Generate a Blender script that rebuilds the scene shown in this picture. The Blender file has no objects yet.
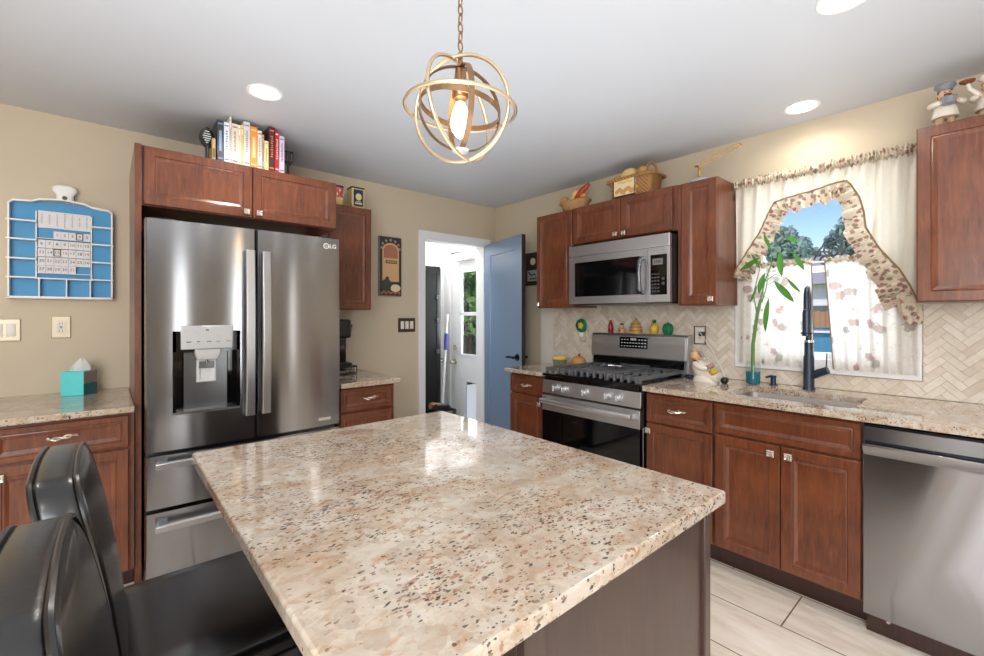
import bpy, bmesh, math, random
from mathutils import Vector, Matrix, Euler
random.seed(7)
PI = math.pi
S = bpy.context.scene
COL = S.collection

# ------------------------------------------------------------------ camera
cam_d = bpy.data.cameras.new('camera'); cam = bpy.data.objects.new('camera', cam_d); COL.objects.link(cam)
cam_d.sensor_width = 36; cam_d.sensor_fit = 'HORIZONTAL'; cam_d.lens = 36 * 442 / 984
cam_d.shift_y = -12 / 984; cam_d.clip_start = 0.02; cam_d.clip_end = 300
cam.location = (0, 0, 1.32); cam.rotation_euler = (PI / 2, 0, -math.radians(41.0))
S.camera = cam

# ------------------------------------------------------------------ world, sun, daylight, exposure
W = bpy.data.worlds.new('sky'); S.world = W; W.use_nodes = True
wn = W.node_tree.nodes; wl = W.node_tree.links
sky = wn.new('ShaderNodeTexSky'); sky.sky_type = 'NISHITA'; sky.sun_disc = False
sky.sun_elevation = math.radians(52); sky.sun_rotation = math.radians(235); sky.air_density = 1.2; sky.dust_density = 0.6
hs = wn.new('ShaderNodeHueSaturation'); hs.inputs['Hue'].default_value = .525; hs.inputs['Saturation'].default_value = 1.35; hs.inputs['Value'].default_value = .72
wl.new(sky.outputs[0], hs.inputs['Color'])
wc = wn.new('ShaderNodeTexCoord'); wm = wn.new('ShaderNodeMapping'); wm.inputs['Scale'].default_value = (3, 3, 9); wl.new(wc.outputs['Generated'], wm.inputs[0])
wz = wn.new('ShaderNodeTexNoise'); wz.inputs['Scale'].default_value = 2.2; wz.inputs['Detail'].default_value = 6; wl.new(wm.outputs[0], wz.inputs['Vector'])
wr = wn.new('ShaderNodeValToRGB'); wr.color_ramp.elements[0].position = .52; wr.color_ramp.elements[1].position = .68; wl.new(wz.outputs['Fac'], wr.inputs[0])
wx = wn.new('ShaderNodeMix'); wx.data_type = 'RGBA'; wl.new(wr.outputs[0], wx.inputs[0]); wl.new(hs.outputs[0], wx.inputs[6]); wx.inputs[7].default_value = (3.0, 3.1, 3.2, 1)
wl.new(wx.outputs[2], wn['Background'].inputs[0]); wn['Background'].inputs[1].default_value = 0.18
sd = bpy.data.lights.new('sun', 'SUN'); sd.energy = 2.4; sd.angle = 0.01; sd.color = (1, .95, .86)
so = bpy.data.objects.new('sun', sd); COL.objects.link(so)
so.rotation_euler = Vector((1.0, 0.75, -1.75)).to_track_quat('-Z', 'Y').to_euler()

def area(name, loc, direction, sx, sy, power, color=(1, 1, 1)):
    d = bpy.data.lights.new(name, 'AREA'); d.shape = 'RECTANGLE'; d.size = sx; d.size_y = sy; d.energy = power; d.color = color
    o = bpy.data.objects.new(name, d); COL.objects.link(o); o.location = loc
    o.rotation_euler = Vector(direction).to_track_quat('-Z', 'Y').to_euler()
    return o
# lamps in windows invented for steel streaks; daylight by kitchen window and back door
for px in (.31, 1.66):
    area('tall_window_fill', (px, -4.17, 1.25), (0, 1, 0), .18, 1.8, 6, (.95, .98, 1))
area('tall_window_fill', (3.01, -3.5, 1.25), (-1, 0, 0), .18, 1.8, 5, (1, .96, .9))
for py in (-.75, .25):
    area('side_window_fill', (-2.17, py, 1.35), (1, 0, 0), .20, 1.5, 5, (.95, .98, 1))
area('daylight_sink_window', (3.16, .70, 1.55), (-1, 0, -.1), .56, .9, 3.2, (.95, .98, 1))
area('daylight_back_door', (3.2, 3.9, 1.5), (-1, 0, 0), .4, 1.0, 8, (.95, .98, 1))
# unseen fill panels added in place of a flash, upward and frontal
fl = area('ceiling_fill', (.8, .8, 1.10), (.0, .0, 1), 3.0, 3.0, 20, (.91, .955, 1)); fl.data.spread = math.radians(152)
area('front_fill', (-1.35, -1.0, 1.85), (.8, .78, -.12), 1.8, 1.8, 68, (.95, .97, 1))
S.view_settings.view_transform = 'Standard'; S.view_settings.look = 'None'
S.view_settings.gamma = 1; S.view_settings.use_curve_mapping = False
S.view_settings.exposure = 0.62
S.cycles.use_denoising = True
S.cycles.max_bounces = 8; S.cycles.diffuse_bounces = 4; S.cycles.glossy_bounces = 4
S.cycles.transmission_bounces = 6; S.cycles.transparent_max_bounces = 12
S.cycles.sample_clamp_indirect = 6; S.cycles.caustics_reflective = False; S.cycles.caustics_refractive = False

# ------------------------------------------------------------------ materials
def lin(r, g, b):
    f = lambda c: (c / 255 / 12.92) if c / 255 <= .04045 else ((c / 255 + .055) / 1.055) ** 2.4
    return (f(r), f(g), f(b), 1)
class N:
    """small wrapper round a node tree"""
    def __init__(s, name):
        s.m = bpy.data.materials.new(name); s.m.use_nodes = True; s.t = s.m.node_tree
        s.b = s.t.nodes['Principled BSDF']
    def n(s, typ, **kw):
        x = s.t.nodes.new('ShaderNode' + typ)
        for k, v in kw.items():
            if k.startswith('i_'):
                key = k[2:].replace('_', ' ')
                x.inputs[int(key) if key.isdigit() else key].default_value = v
            else: setattr(x, k, v)
        return x
    def l(s, a, b): s.t.links.new(a, b)
    def set(s, **kw):
        for k, v in kw.items():
            s.b.inputs[k.replace('_', ' ')].default_value = v
        return s
    def coord(s, scale=(1, 1, 1), rot=(0, 0, 0), kind='Object'):
        c = s.n('TexCoord'); mp = s.n('Mapping'); s.l(c.outputs[kind], mp.inputs[0])
        mp.inputs['Scale'].default_value = scale; mp.inputs['Rotation'].default_value = rot
        return mp.outputs[0]
    def noise(s, vec, scale, detail=3, rough=.5, dist=0):
        x = s.n('TexNoise'); s.l(vec, x.inputs['Vector'])
        x.inputs['Scale'].default_value = scale; x.inputs['Detail'].default_value = detail
        x.inputs['Roughness'].default_value = rough; x.inputs['Distortion'].default_value = dist
        return x.outputs['Fac']
    def ramp(s, fac, stops):
        x = s.n('ValToRGB'); s.l(fac, x.inputs[0]); e = x.color_ramp.elements
        while len(e) < len(stops): e.new(.5)
        for q, (p, c) in zip(e, stops):
            q.position = p; q.color = c if len(c) == 4 else (*c, 1)
        return x.outputs[0]
    def mix(s, fac, a, b, mode='MIX'):
        x = s.n('Mix', data_type='RGBA', blend_type=mode)
        for v, i in ((fac, 0), (a, 6), (b, 7)):
            if hasattr(v, 'links'): s.l(v, x.inputs[i])
            else: x.inputs[i].default_value = v
        return x.outputs[2]
    def math(s, op, a, b=0.5):
        x = s.n('Math', operation=op)
        for v, i in ((a, 0), (b, 1)):
            if hasattr(v, 'links'): s.l(v, x.inputs[i])
            else: x.inputs[i].default_value = v
        return x.outputs[0]
    def base(s, c): s.l(c, s.b.inputs['Base Color']); return s
    def bump(s, h, strength=.2, dist=.01):
        x = s.n('Bump'); x.inputs['Strength'].default_value = strength; x.inputs['Distance'].default_value = dist
        s.l(h, x.inputs['Height']); s.l(x.outputs[0], s.b.inputs['Normal']); return s
BK = (0, 0, 0, 1); WH = (1, 1, 1, 1)
def plain(name, rgb, rough=.5, metal=0, **kw):
    m = N(name); m.set(Base_Color=lin(*rgb), Roughness=rough, Metallic=metal, **kw)
    v = m.noise(m.coord(), 40, 2); c = lin(*rgb)
    m.base(m.mix(v, tuple(x * .93 for x in c[:3]) + (1,), tuple(min(1, x * 1.06) for x in c[:3]) + (1,)))
    return m.m
M = {}
# painted surfaces
def paint(name, rgb, rough, bump=.03):
    m = N(name); v = m.coord(); c = lin(*rgb)
    m.base(m.mix(m.noise(v, 2.5, 2), tuple(x * .97 for x in c[:3]) + (1,), tuple(x * 1.03 for x in c[:3]) + (1,)))
    m.set(Roughness=rough); m.bump(m.noise(v, 220, 2), bump, .002); return m.m
M['wall'] = paint('tan_wall_paint', (203, 188, 163), .6)
M['ceiling'] = paint('white_ceiling_paint', (206, 210, 216), .55)
M['white_trim'] = paint('white_trim_paint', (236, 236, 236), .35, 0)
M['mud_wall'] = paint('white_mudroom_paint', (228, 230, 232), .6)
M['pale'] = paint('pale_plaster', (226, 218, 205), .6)
M['slate_door'] = paint('slate_blue_door_paint', (122, 144, 171), .28, 0)
M['slate_edge'] = paint('dark_brown_door_edge', (50, 38, 34), .4, 0)
# cherry wood
def wood(name, dark, mid, light, rough=.28):
    m = N(name); v = m.coord((9, 9, 1.1)); v2 = m.coord((1, 1, 1))
    g = m.noise(v, 7, 6, .62, .6); bl = m.noise(v2, 5, 3, .55)
    c = m.ramp(g, [(.28, lin(*dark)), (.52, lin(*mid)), (.75, lin(*light))])
    c = m.mix(m.ramp(bl, [(.35, (.0, .0, .0, 1)), (.7, (.55, .55, .55, 1))]), c, lin(*light))
    m.base(c); m.set(Roughness=rough, Coat_Weight=.2, Coat_Roughness=.16); m.bump(g, .04, .002); return m.m
M['cherry'] = wood('cherry_cabinet_wood', (69, 34, 21), (100, 52, 32), (132, 76, 47))
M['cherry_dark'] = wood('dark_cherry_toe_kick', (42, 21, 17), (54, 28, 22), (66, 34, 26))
M['espresso'] = wood('espresso_island_wood', (52, 38, 34), (64, 47, 41), (76, 57, 50), .3)
M['stool_wood'] = wood('black_brown_stool_wood', (22, 16, 14), (30, 22, 19), (40, 28, 24), .35)
# granite
def granite():
    m = N('cream_granite'); v = m.coord((1, 1, 1), (0, 0, math.radians(28)))
    vs = m.coord((1.0, 1.75, 1.4), (0, 0, math.radians(35)))
    base = m.ramp(m.noise(vs, 5.5, 5, .62, .7), [(.28, lin(172, 149, 128)), (.44, lin(184, 167, 148)), (.56, lin(192, 180, 165)), (.72, lin(200, 192, 182))])
    def cells(vec, scale, warp=.35):
        """voronoi on a wobbled vector: distance and a random number per cell"""
        wb = m.n('TexNoise'); m.l(vec, wb.inputs['Vector']); wb.inputs['Scale'].default_value = scale * .8; wb.inputs['Detail'].default_value = 3
        ad = m.n('VectorMath', operation='MULTIPLY_ADD'); m.l(wb.outputs['Color'], ad.inputs[0]); ad.inputs[1].default_value = (warp / scale * 2,) * 3; m.l(vec, ad.inputs[2])
        vo = m.n('TexVoronoi', feature='F1'); m.l(ad.outputs[0], vo.inputs['Vector']); vo.inputs['Scale'].default_value = scale
        sp_ = m.n('SeparateColor'); m.l(vo.outputs['Color'], sp_.inputs[0]); return vo.outputs['Distance'], sp_.outputs[0], sp_.outputs[1]
    d1, r1, q1 = cells(v, 26, .6)
    c = m.mix(.55, base, m.ramp(r1, [(0, (.80, .74, .68, 1)), (.3, (.97, .95, .92, 1)), (.7, (1.04, 1.04, 1.04, 1)), (1, (1.16, 1.18, 1.2, 1))]), 'MULTIPLY')
    d2, r2, q2 = cells(v, 70, .7)
    c = m.mix(.5, c, m.ramp(r2, [(0, (.78, .74, .70, 1)), (.4, (1, 1, 1, 1)), (1, (1.1, 1.1, 1.1, 1))]), 'MULTIPLY')
    peach = m.ramp(m.noise(vs, 26, 5, .68, .8), [(.54, BK), (.64, (.6, .6, .6, 1))])
    c = m.mix(peach, c, lin(178, 136, 100))
    gold = m.ramp(m.noise(vs, 7.5, 6, .7, 1.4), [(.62, BK), (.69, (.6, .6, .6, 1))])
    c = m.mix(gold, c, lin(156, 112, 66))
    region = m.ramp(m.noise(v, 4.5, 4, .65), [(.38, (.0, .0, .0, 1)), (.66, (.42, .42, .42, 1))])
    def specks(scale, thr, rad, col, amt):
        d_, r_, q_ = cells(vs, scale, .9)
        pick = m.math('GREATER_THAN', m.math('ADD', r_, region), thr)
        size = m.math('LESS_THAN', d_, m.math('MULTIPLY', q_, rad))
        return m.mix(m.math('MULTIPLY', m.math('MULTIPLY', pick, size), amt), c, col)
    c = specks(62, 1.02, .62, lin(150, 108, 78), .7)
    c = specks(104, .97, .66, lin(122, 88, 68), .75)
    c = specks(128, 1.02, .68, lin(60, 50, 48), .85)
    c = specks(70, 1.20, .55, lin(46, 38, 38), .9)
    veil = m.math('MULTIPLY', m.ramp(m.noise(vs, 2.3, 2), [(.60, BK), (.68, WH)]), m.ramp(m.noise(vs, 30, 5, .7, .8), [(.57, BK), (.63, (.9, .9, .9, 1))]))
    c = m.mix(veil, c, lin(52, 48, 50))
    m.base(c); m.set(Roughness=.07, Coat_Weight=.3, Coat_Roughness=.03, Specular_IOR_Level=.55); return m.m
M['granite'] = granite()
# floor tile
def floor_mat():
    m = N('beige_porcelain_floor_tile'); tc = m.n('TexCoord'); sep = m.n('SeparateXYZ'); m.l(tc.outputs['Object'], sep.inputs[0])
    cmb = m.n('CombineXYZ')
    m.l(m.math('ADD', sep.outputs[1], 12.2 - .613 + .305), cmb.inputs[0]); m.l(m.math('ADD', sep.outputs[0], 6.1 - 2.162), cmb.inputs[1])
    br = m.n('TexBrick', offset=.5, offset_frequency=2, squash=1); m.l(cmb.outputs[0], br.inputs['Vector'])
    for k, val in (('Scale', 1), ('Mortar Size', .0032), ('Mortar Smooth', .1), ('Brick Width', .61), ('Row Height', .305), ('Bias', 0)): br.inputs[k].default_value = val
    br.inputs['Color1'].default_value = lin(243, 232, 220); br.inputs['Color2'].default_value = lin(248, 240, 230); br.inputs['Mortar'].default_value = lin(132, 108, 86)
    vs = m.coord((3.4, .8, 1), (0, 0, .2))
    cl = m.ramp(m.noise(vs, 3.2, 6, .65, 1.4), [(.3, (.80, .71, .62, 1)), (.5, (.97, .93, .88, 1)), (.7, (1.06, 1.05, 1.04, 1))])
    m.base(m.mix(.9, br.outputs['Color'], cl, 'MULTIPLY')); m.set(Roughness=.3)
    m.bump(m.math('SUBTRACT', 1, br.outputs['Fac']), .25, .003); return m.m
M['floor'] = floor_mat()
def tile_mat():
    m = N('cream_marble_herringbone_tile'); g = m.n('NewGeometry'); v = m.coord((1, 1, 1))
    c = m.ramp(g.outputs['Random Per Island'], [(0, lin(212, 198, 180)), (.3, lin(225, 214, 199)), (.65, lin(233, 225, 213)), (1, lin(218, 206, 190))])
    vein = m.ramp(m.noise(v, 18, 5, .65, 1), [(.35, (.90, .87, .83, 1)), (.6, (1.02, 1.02, 1.02, 1))])
    m.base(m.mix(.8, c, vein, 'MULTIPLY')); m.set(Roughness=.22); return m.m
M['tile'] = tile_mat()
M['grout'] = paint('beige_grout', (198, 180, 158), .8)
# metals
def steel(name, rgb, rough=.24, axis='Z'):
    """brushed steel: fine horizontal brushing smears reflections vertically"""
    m = N(name); c = lin(*rgb); v = m.coord((2.0, 2.0, 260)) if axis == 'Z' else m.coord((260, 260, 2))
    n1 = m.noise(v, 3, 3, .6)
    m.base(m.mix(n1, tuple(x * .9 for x in c[:3]) + (1,), tuple(x * 1.06 for x in c[:3]) + (1,)))
    m.set(Metallic=1, Roughness=rough, Anisotropic=.9, Anisotropic_Rotation=.25)
    tg = m.n('Tangent', direction_type='RADIAL', axis='Z'); m.l(tg.outputs[0], m.b.inputs['Tangent'])
    return m.m
M['steel'] = steel('brushed_stainless_steel', (156, 156, 159), .16)
M['steel_light'] = steel('light_brushed_steel', (205, 205, 207), .18)
M['steel_dark'] = steel('dark_grey_steel', (128, 129, 132), .24)
def soft_steel():
    m = N('satin_steel'); c = lin(206, 206, 208); n1 = m.noise(m.coord((2, 2, 260)), 3, 3, .6)
    m.base(m.mix(n1, tuple(x * .92 for x in c[:3]) + (1,), tuple(min(1, x * 1.06) for x in c[:3]) + (1,))); m.set(Metallic=1, Roughness=.42, Anisotropic=.5, Anisotropic_Rotation=.25)
    tg = m.n('Tangent', direction_type='RADIAL', axis='Z'); m.l(tg.outputs[0], m.b.inputs['Tangent']); return m.m
M['steel_soft'] = soft_steel()
M['steel_handle'] = plain('satin_handle_steel', (184, 184, 186), .32, 1)
M['sink_steel'] = plain('satin_sink_steel', (158, 150, 143), .42, 1)
M['chrome'] = plain('chrome', (220, 220, 222), .1, 1)
M['nickel'] = plain('warm_nickel', (214, 204, 190), .25, .7)
M['gold'] = plain('champagne_gold_metal', (224, 204, 172), .34, 1)
M['bronze'] = plain('brown_bronze_metal', (160, 128, 98), .38, 1)
M['brass'] = plain('brass', (206, 164, 96), .25, 1)
M['black_gloss'] = plain('black_gloss', (9, 9, 10), .06)
M['black_glass'] = plain('black_oven_glass', (7, 8, 9), .03)
M['black'] = plain('black_plastic', (17, 17, 18), .4)
M['iron'] = plain('cast_iron', (92, 93, 95), .36)
M['grey_glass'] = plain('grey_screen_glass', (112, 113, 114), .06)
M['faucet'] = plain('matte_slate_black_faucet', (52, 61, 75), .32, .5)
M['pale_grey'] = plain('pale_grey_plastic', (196, 195, 193), .4)
M['white'] = plain('white_plastic', (240, 238, 234), .35)
M['almond'] = plain('almond_plate', (206, 190, 164), .35, .3)
M['ivory'] = plain('ivory_switch', (232, 225, 212), .35)
M['plate_brown'] = plain('bronze_plate', (92, 70, 54), .4, .5)
def leather():
    m = N('black_bonded_leather'); v = m.coord()
    n = m.noise(v, 160, 4, .6); w = m.noise(v, 9, 4, .6)
    m.base(m.mix(w, lin(13, 12, 12), lin(27, 25, 24))); m.set(Roughness=.25, Coat_Weight=.25, Coat_Roughness=.25, Specular_IOR_Level=.6)
    m.bump(m.math('ADD', n, m.math('MULTIPLY', w, 2)), .12, .003); return m.m
M['leather'] = leather()
def glass(name, col=(1, 1, 1, 1), rough=0, alpha=.12):
    """thin window glass: clear with a mirror-like share"""
    m = N(name); t = m.t; tr = m.n('BsdfTransparent'); tr.inputs[0].default_value = col
    gl = m.n('BsdfGlossy'); gl.inputs['Roughness'].default_value = .01; fr = m.n('Fresnel'); fr.inputs[0].default_value = 1.45
    mx = m.n('MixShader'); ge = m.n('NewGeometry'); m.l(m.math('MULTIPLY', fr.outputs[0], m.math('SUBTRACT', 1, ge.outputs['Backfacing'])), mx.inputs[0]); m.l(tr.outputs[0], mx.inputs[1]); m.l(gl.outputs[0], mx.inputs[2])
    m.l(mx.outputs[0], t.nodes['Material Output'].inputs[0]); return m.m
M['glass'] = glass('clear_glass', (.96, .98, .98, 1))
M['frosted'] = glass('pale_milky_glass', (.85, .88, .9, 1))
def emit(name, rgb, strength):
    m = N(name); m.set(Base_Color=lin(*rgb), Emission_Color=lin(*rgb), Emission_Strength=strength); return m.m
M['lamp'] = emit('lit_lamp_lens', (255, 247, 235), 14)
M['filament'] = emit('glowing_filament', (255, 196, 120), 60)
M['bulb_glow'] = emit('glowing_bulb', (255, 214, 150), 9)
def cloth(name, rgb, rgb2, trans=.35, flowers=0, reach=.45, hold=.85):
    m = N(name); v = m.coord(); c = m.mix(m.noise(v, 60, 3), lin(*rgb), lin(*rgb2))
    if flowers:
        vo = m.n('TexVoronoi', feature='F1'); m.l(v, vo.inputs['Vector']); vo.inputs['Scale'].default_value = flowers
        wob = m.math('ADD', vo.outputs['Distance'], m.math('MULTIPLY', m.noise(v, flowers * 3, 3), .55))
        sep = m.n('SeparateColor'); m.l(vo.outputs['Color'], sep.inputs[0])
        petal = m.ramp(sep.outputs[0], [(0, lin(160, 84, 92)), (.35, lin(134, 78, 92)), (.5, lin(150, 122, 94)), (.75, lin(118, 124, 98)), (1, lin(176, 104, 104))])
        c = m.mix(m.ramp(wob, [(reach - .05, (hold,) * 3 + (1,)), (reach + .04, BK)]), c, petal)
        vine = m.ramp(m.noise(v, flowers * 1.2, 2, .5, 1.5), [(.485, BK), (.5, (.3, .3, .3, 1)), (.515, BK)])
        c = m.mix(vine, c, lin(150, 140, 112))
    m.base(c); m.set(Roughness=.85)
    tl = m.n('BsdfTranslucent'); m.l(c, tl.inputs[0]); mx = m.n('MixShader'); mx.inputs[0].default_value = trans
    m.l(m.b.outputs[0], mx.inputs[1]); m.l(tl.outputs[0], mx.inputs[2])
    m.l(mx.outputs[0], m.t.nodes['Material Output'].inputs[0]); return m.m
M['swag'] = cloth('cream_curtain_cloth', (240, 235, 222), (232, 225, 210), .3)
M['ruffle'] = cloth('floral_ruffle_cloth', (232, 222, 204), (206, 188, 162), .3, 34, .68)
M['cafe'] = cloth('sheer_floral_curtain_cloth', (246, 242, 236), (236, 230, 222), .5, 11, .55, .6)
M['trim_braid'] = cloth('tan_braid', (160, 132, 98), (138, 112, 84), .1)

# ------------------------------------------------------------------ mesh builder
class B:
    def __init__(s): s.v = []; s.f = []; s.mi = []; s.m = Matrix(); s.k = 0
    def at(s, loc=(0, 0, 0), rot=(0, 0, 0), sc=(1, 1, 1)):
        s.m = Matrix.Translation(loc) @ Euler(rot).to_matrix().to_4x4() @ Matrix.Diagonal((*sc, 1)); return s
    def mat(s, k): s.k = k; return s
    def add(s, vs, fs):
        o = len(s.v); s.v += [tuple(s.m @ Vector(p)) for p in vs]
        s.f += [tuple(i + o for i in f) for f in fs]; s.mi += [s.k] * len(fs); return s
    def box(s, x0, x1, y0, y1, z0, z1):
        return s.add([(x0, y0, z0), (x1, y0, z0), (x1, y1, z0), (x0, y1, z0), (x0, y0, z1), (x1, y0, z1), (x1, y1, z1), (x0, y1, z1)],
                     [(0, 3, 2, 1), (4, 5, 6, 7), (0, 1, 5, 4), (1, 2, 6, 5), (2, 3, 7, 6), (3, 0, 4, 7)])
    def rings(s, rings, closed=True, cap0=True, cap1=True, loop=False):
        n = len(rings[0]); vs = [p for r in rings for p in r]; fs = []
        R = len(rings)
        for i in range(R if loop else R - 1):
            a = i * n; b = ((i + 1) % R) * n
            for j in range(n if closed else n - 1):
                k = (j + 1) % n; fs.append((a + j, a + k, b + k, b + j))
        if cap0 and not loop: fs.append(tuple(range(n))[::-1])
        if cap1 and not loop: fs.append(tuple((R - 1) * n + j for j in range(n)))
        return s.add(vs, fs)
    def lathe(s, prof, n=24, c=(0, 0, 0), cap0=True, cap1=True):
        return s.rings([[(c[0] + r * math.cos(2 * PI * j / n), c[1] + r * math.sin(2 * PI * j / n), c[2] + z) for j in range(n)] for r, z in prof], True, cap0, cap1)
    def tube(s, pts, r, n=8, loop=False, flat=None):
        """r: number or list; flat=(rw, rt) makes a flat band"""
        P = [Vector(p) for p in pts]; L = len(P); rs = r if isinstance(r, (list, tuple)) else [r] * L
        up = None; rg = []
        for i in range(L):
            a = P[(i - 1) % L] if (loop or i) else P[0]; b = P[(i + 1) % L] if (loop or i < L - 1) else P[-1]
            t = (b - a).normalized()
            if up is None: up = Vector((0, 0, 1)) if abs(t.z) < .9 else Vector((1, 0, 0))
            x = t.cross(up)
            if x.length < 1e-4: x = t.orthogonal()
            x.normalize(); y = x.cross(t).normalized(); up = y
            rg.append([tuple(P[i] + x * rs[i] * math.cos(2 * PI * j / n) + y * rs[i] * math.sin(2 * PI * j / n)) for j in range(n)])
        return s.rings(rg, loop=loop)
    def cyl(s, p0, p1, r, n=16, r1=None): return s.tube([p0, p1], [r, r if r1 is None else r1], n)
    def ball(s, c, r, n=16, m=10, sc=(1, 1, 1)):
        pr = []
        for i in range(m + 1):
            a = -PI / 2 + PI * i / m; pr.append((max(1e-4, math.cos(a)) * r, math.sin(a) * r))
        return s.rings([[(c[0] + q * math.cos(2 * PI * j / n) * sc[0], c[1] + q * math.sin(2 * PI * j / n) * sc[1], c[2] + z * sc[2]) for j in range(n)] for q, z in pr])
    def prism(s, poly, y0, y1):
        """poly of (x, z), pushed along y"""
        return s.rings([[(x, y0, z) for x, z in poly], [(x, y1, z) for x, z in poly]])
    def grid(s, fn, nu, nv, wrap=False):
        vs = [fn(i / nu, j / nv) for i in range(nu + 1) for j in range(nv + 1)]
        fs = [(i * (nv + 1) + j, (i + 1) * (nv + 1) + j, (i + 1) * (nv + 1) + j + 1, i * (nv + 1) + j + 1) for i in range(nu) for j in range(nv)]
        return s.add(vs, fs)
    def rect_rings(s, x0, x1, z0, z1, prof, cap=True):
        """nested rectangles (inset, y) : raised and sunk panels; the front faces -y"""
        rg = [[(x0 + i, y, z0 + i), (x1 - i, y, z0 + i), (x1 - i, y, z1 - i), (x0 + i, y, z1 - i)] for i, y in prof]
        return s.rings(rg, True, True, cap)
    def text(s, txt, size, loc, rot=(PI / 2, 0, 0), align='CENTER', depth=.0006):
        cu = bpy.data.curves.new('t', 'FONT'); cu.body = txt; cu.size = size; cu.align_x = align; cu.align_y = 'CENTER'; cu.extrude = depth; cu.resolution_u = 2
        ob = bpy.data.objects.new('t', cu); COL.objects.link(ob); dg = bpy.context.evaluated_depsgraph_get()
        me = bpy.data.meshes.new_from_object(ob.evaluated_get(dg))
        mt = Matrix.Translation(loc) @ Euler(rot).to_matrix().to_4x4()
        s.add([tuple(mt @ v.co) for v in me.vertices], [tuple(p.vertices) for p in me.polygons])
        bpy.data.objects.remove(ob); bpy.data.curves.remove(cu); bpy.data.meshes.remove(me); return s
    def build(s, name, mats, parent=None, bevel=0, seg=2, ang=40, loc=None, rz=0, sub=0, solid=0):
        me = bpy.data.meshes.new(name); me.from_pydata(s.v, [], s.f)
        for m in (mats if isinstance(mats, (list, tuple)) else [mats]): me.materials.append(M[m] if isinstance(m, str) else m)
        for p, i in zip(me.polygons, s.mi): p.material_index = i
        bm = bmesh.new(); bm.from_mesh(me); bmesh.ops.recalc_face_normals(bm, faces=bm.faces); bm.to_mesh(me); bm.free()
        me.polygons.foreach_set('use_smooth', [True] * len(me.polygons)); me.set_sharp_from_angle(angle=math.radians(ang)); me.update()
        o = bpy.data.objects.new(name, me); COL.objects.link(o)
        if parent: o.parent = parent
        if loc is not None: o.location = loc
        o.rotation_euler = (0, 0, rz)
        if solid:
            md = o.modifiers.new('solid', 'SOLIDIFY'); md.thickness = solid; md.offset = 0
        if bevel:
            md = o.modifiers.new('bevel', 'BEVEL'); md.width = bevel; md.segments = seg; md.limit_method = 'ANGLE'; md.angle_limit = math.radians(38)
        if sub:
            md = o.modifiers.new('sub', 'SUBSURF'); md.levels = sub; md.render_levels = sub
        return o
def tag(o, label, cat, group=None, kind=None):
    o['label'] = label; o['category'] = cat
    if group: o['group'] = group
    if kind: o['kind'] = kind
    return o
def thing(name, label, cat, loc, rz=0, group=None):
    o = bpy.data.objects.new(name, None); o.empty_display_size = .05; COL.objects.link(o); o.location = loc; o.rotation_euler = (0, 0, rz)
    return tag(o, label, cat, group)
def copy_thing(r, loc, rz, label):
    c = r.copy(); COL.objects.link(c); c.location = loc; c.rotation_euler = (0, 0, rz); c['label'] = label
    for ch in list(r.children):
        d = ch.copy(); COL.objects.link(d); d.parent = c
        for g in list(ch.children):
            e = g.copy(); COL.objects.link(e); e.parent = d
    return c
def struct(name, b, mats, label, cat, parent=None, bevel=0):
    o = b.build(name, mats, parent, bevel)
    return tag(o, label, cat, kind='structure')
RW = -PI / 2      # rotation of things that stand against the range wall and face the room
XR, YF, ZC = 3.045, 3.455, 2.44

# ================================================================== the setting
WL, WF = -2.2, -4.2          # planes of the left wall and of the wall behind the viewer
b = B().box(WL, XR, WF, YF, -.06, 0); b.box(2.18, 3.16, YF, 4.45, -.06, 0)
struct('floor', b, 'floor', 'beige wood-look porcelain floor tiles with brown grout', 'floor')
b = B().box(WL - .1, XR + .12, WF - .1, YF, ZC, ZC + .08)
struct('ceiling', b, 'ceiling', 'smooth white ceiling with recessed lights', 'ceiling')
# fridge wall with the doorway
b = B().box(WL - .1, 2.182, YF, YF + .12, 0, ZC).box(2.903, XR + .12, YF, YF + .12, 0, ZC).box(2.182, 2.903, YF, YF + .12, 2.034, ZC)
struct('wall_back', b, 'wall', 'tan painted wall behind the refrigerator, with a doorway', 'wall')
# range wall with the window opening and, further on, the mudroom's outside doorway
WY0, WY1, WZ0, WZ1 = .352, 1.013, 1.07, 2.06
b = B().box(XR, XR + .12, WF, -3.62, 0, ZC).box(XR, XR + .12, -3.38, WY0, 0, ZC).box(XR, XR + .12, -3.62, -3.38, 0, .3).box(XR, XR + .12, -3.62, -3.38, 2.2, ZC).box(XR, XR + .12, WY1, YF, 0, ZC).box(XR, XR + .12, WY0, WY1, 0, WZ0).box(XR, XR + .12, WY0, WY1, WZ1, ZC)
struct('wall_right', b, 'wall', 'tan painted wall behind the range and the sink', 'wall')
b = B(); ys = [WF, -.88, -.62, .12, .38, YF]
for i in range(0, 6, 2): b.box(WL - .1, WL, ys[i], ys[i + 1], 0, ZC)
for y0, y1 in ((-.88, -.62), (.12, .38)): b.box(WL - .1, WL, y0, y1, 0, .55).box(WL - .1, WL, y0, y1, 2.15, ZC)
struct('wall_left', b, 'wall', 'tan painted wall with two added narrow windows, beside the viewer', 'wall')
b = B(); xs = [WL - .1, .19, .43, 1.54, 1.78, XR + .12]
for i in range(0, 6, 2): b.box(xs[i], xs[i + 1], WF - .1, WF, 0, ZC)
for x0, x1 in ((.19, .43), (1.54, 1.78)): b.box(x0, x1, WF - .1, WF, 0, .3).box(x0, x1, WF - .1, WF, 2.2, ZC)
struct('wall_front', b, 'wall', 'tan painted wall with two added tall windows, behind the viewer', 'wall')
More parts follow.
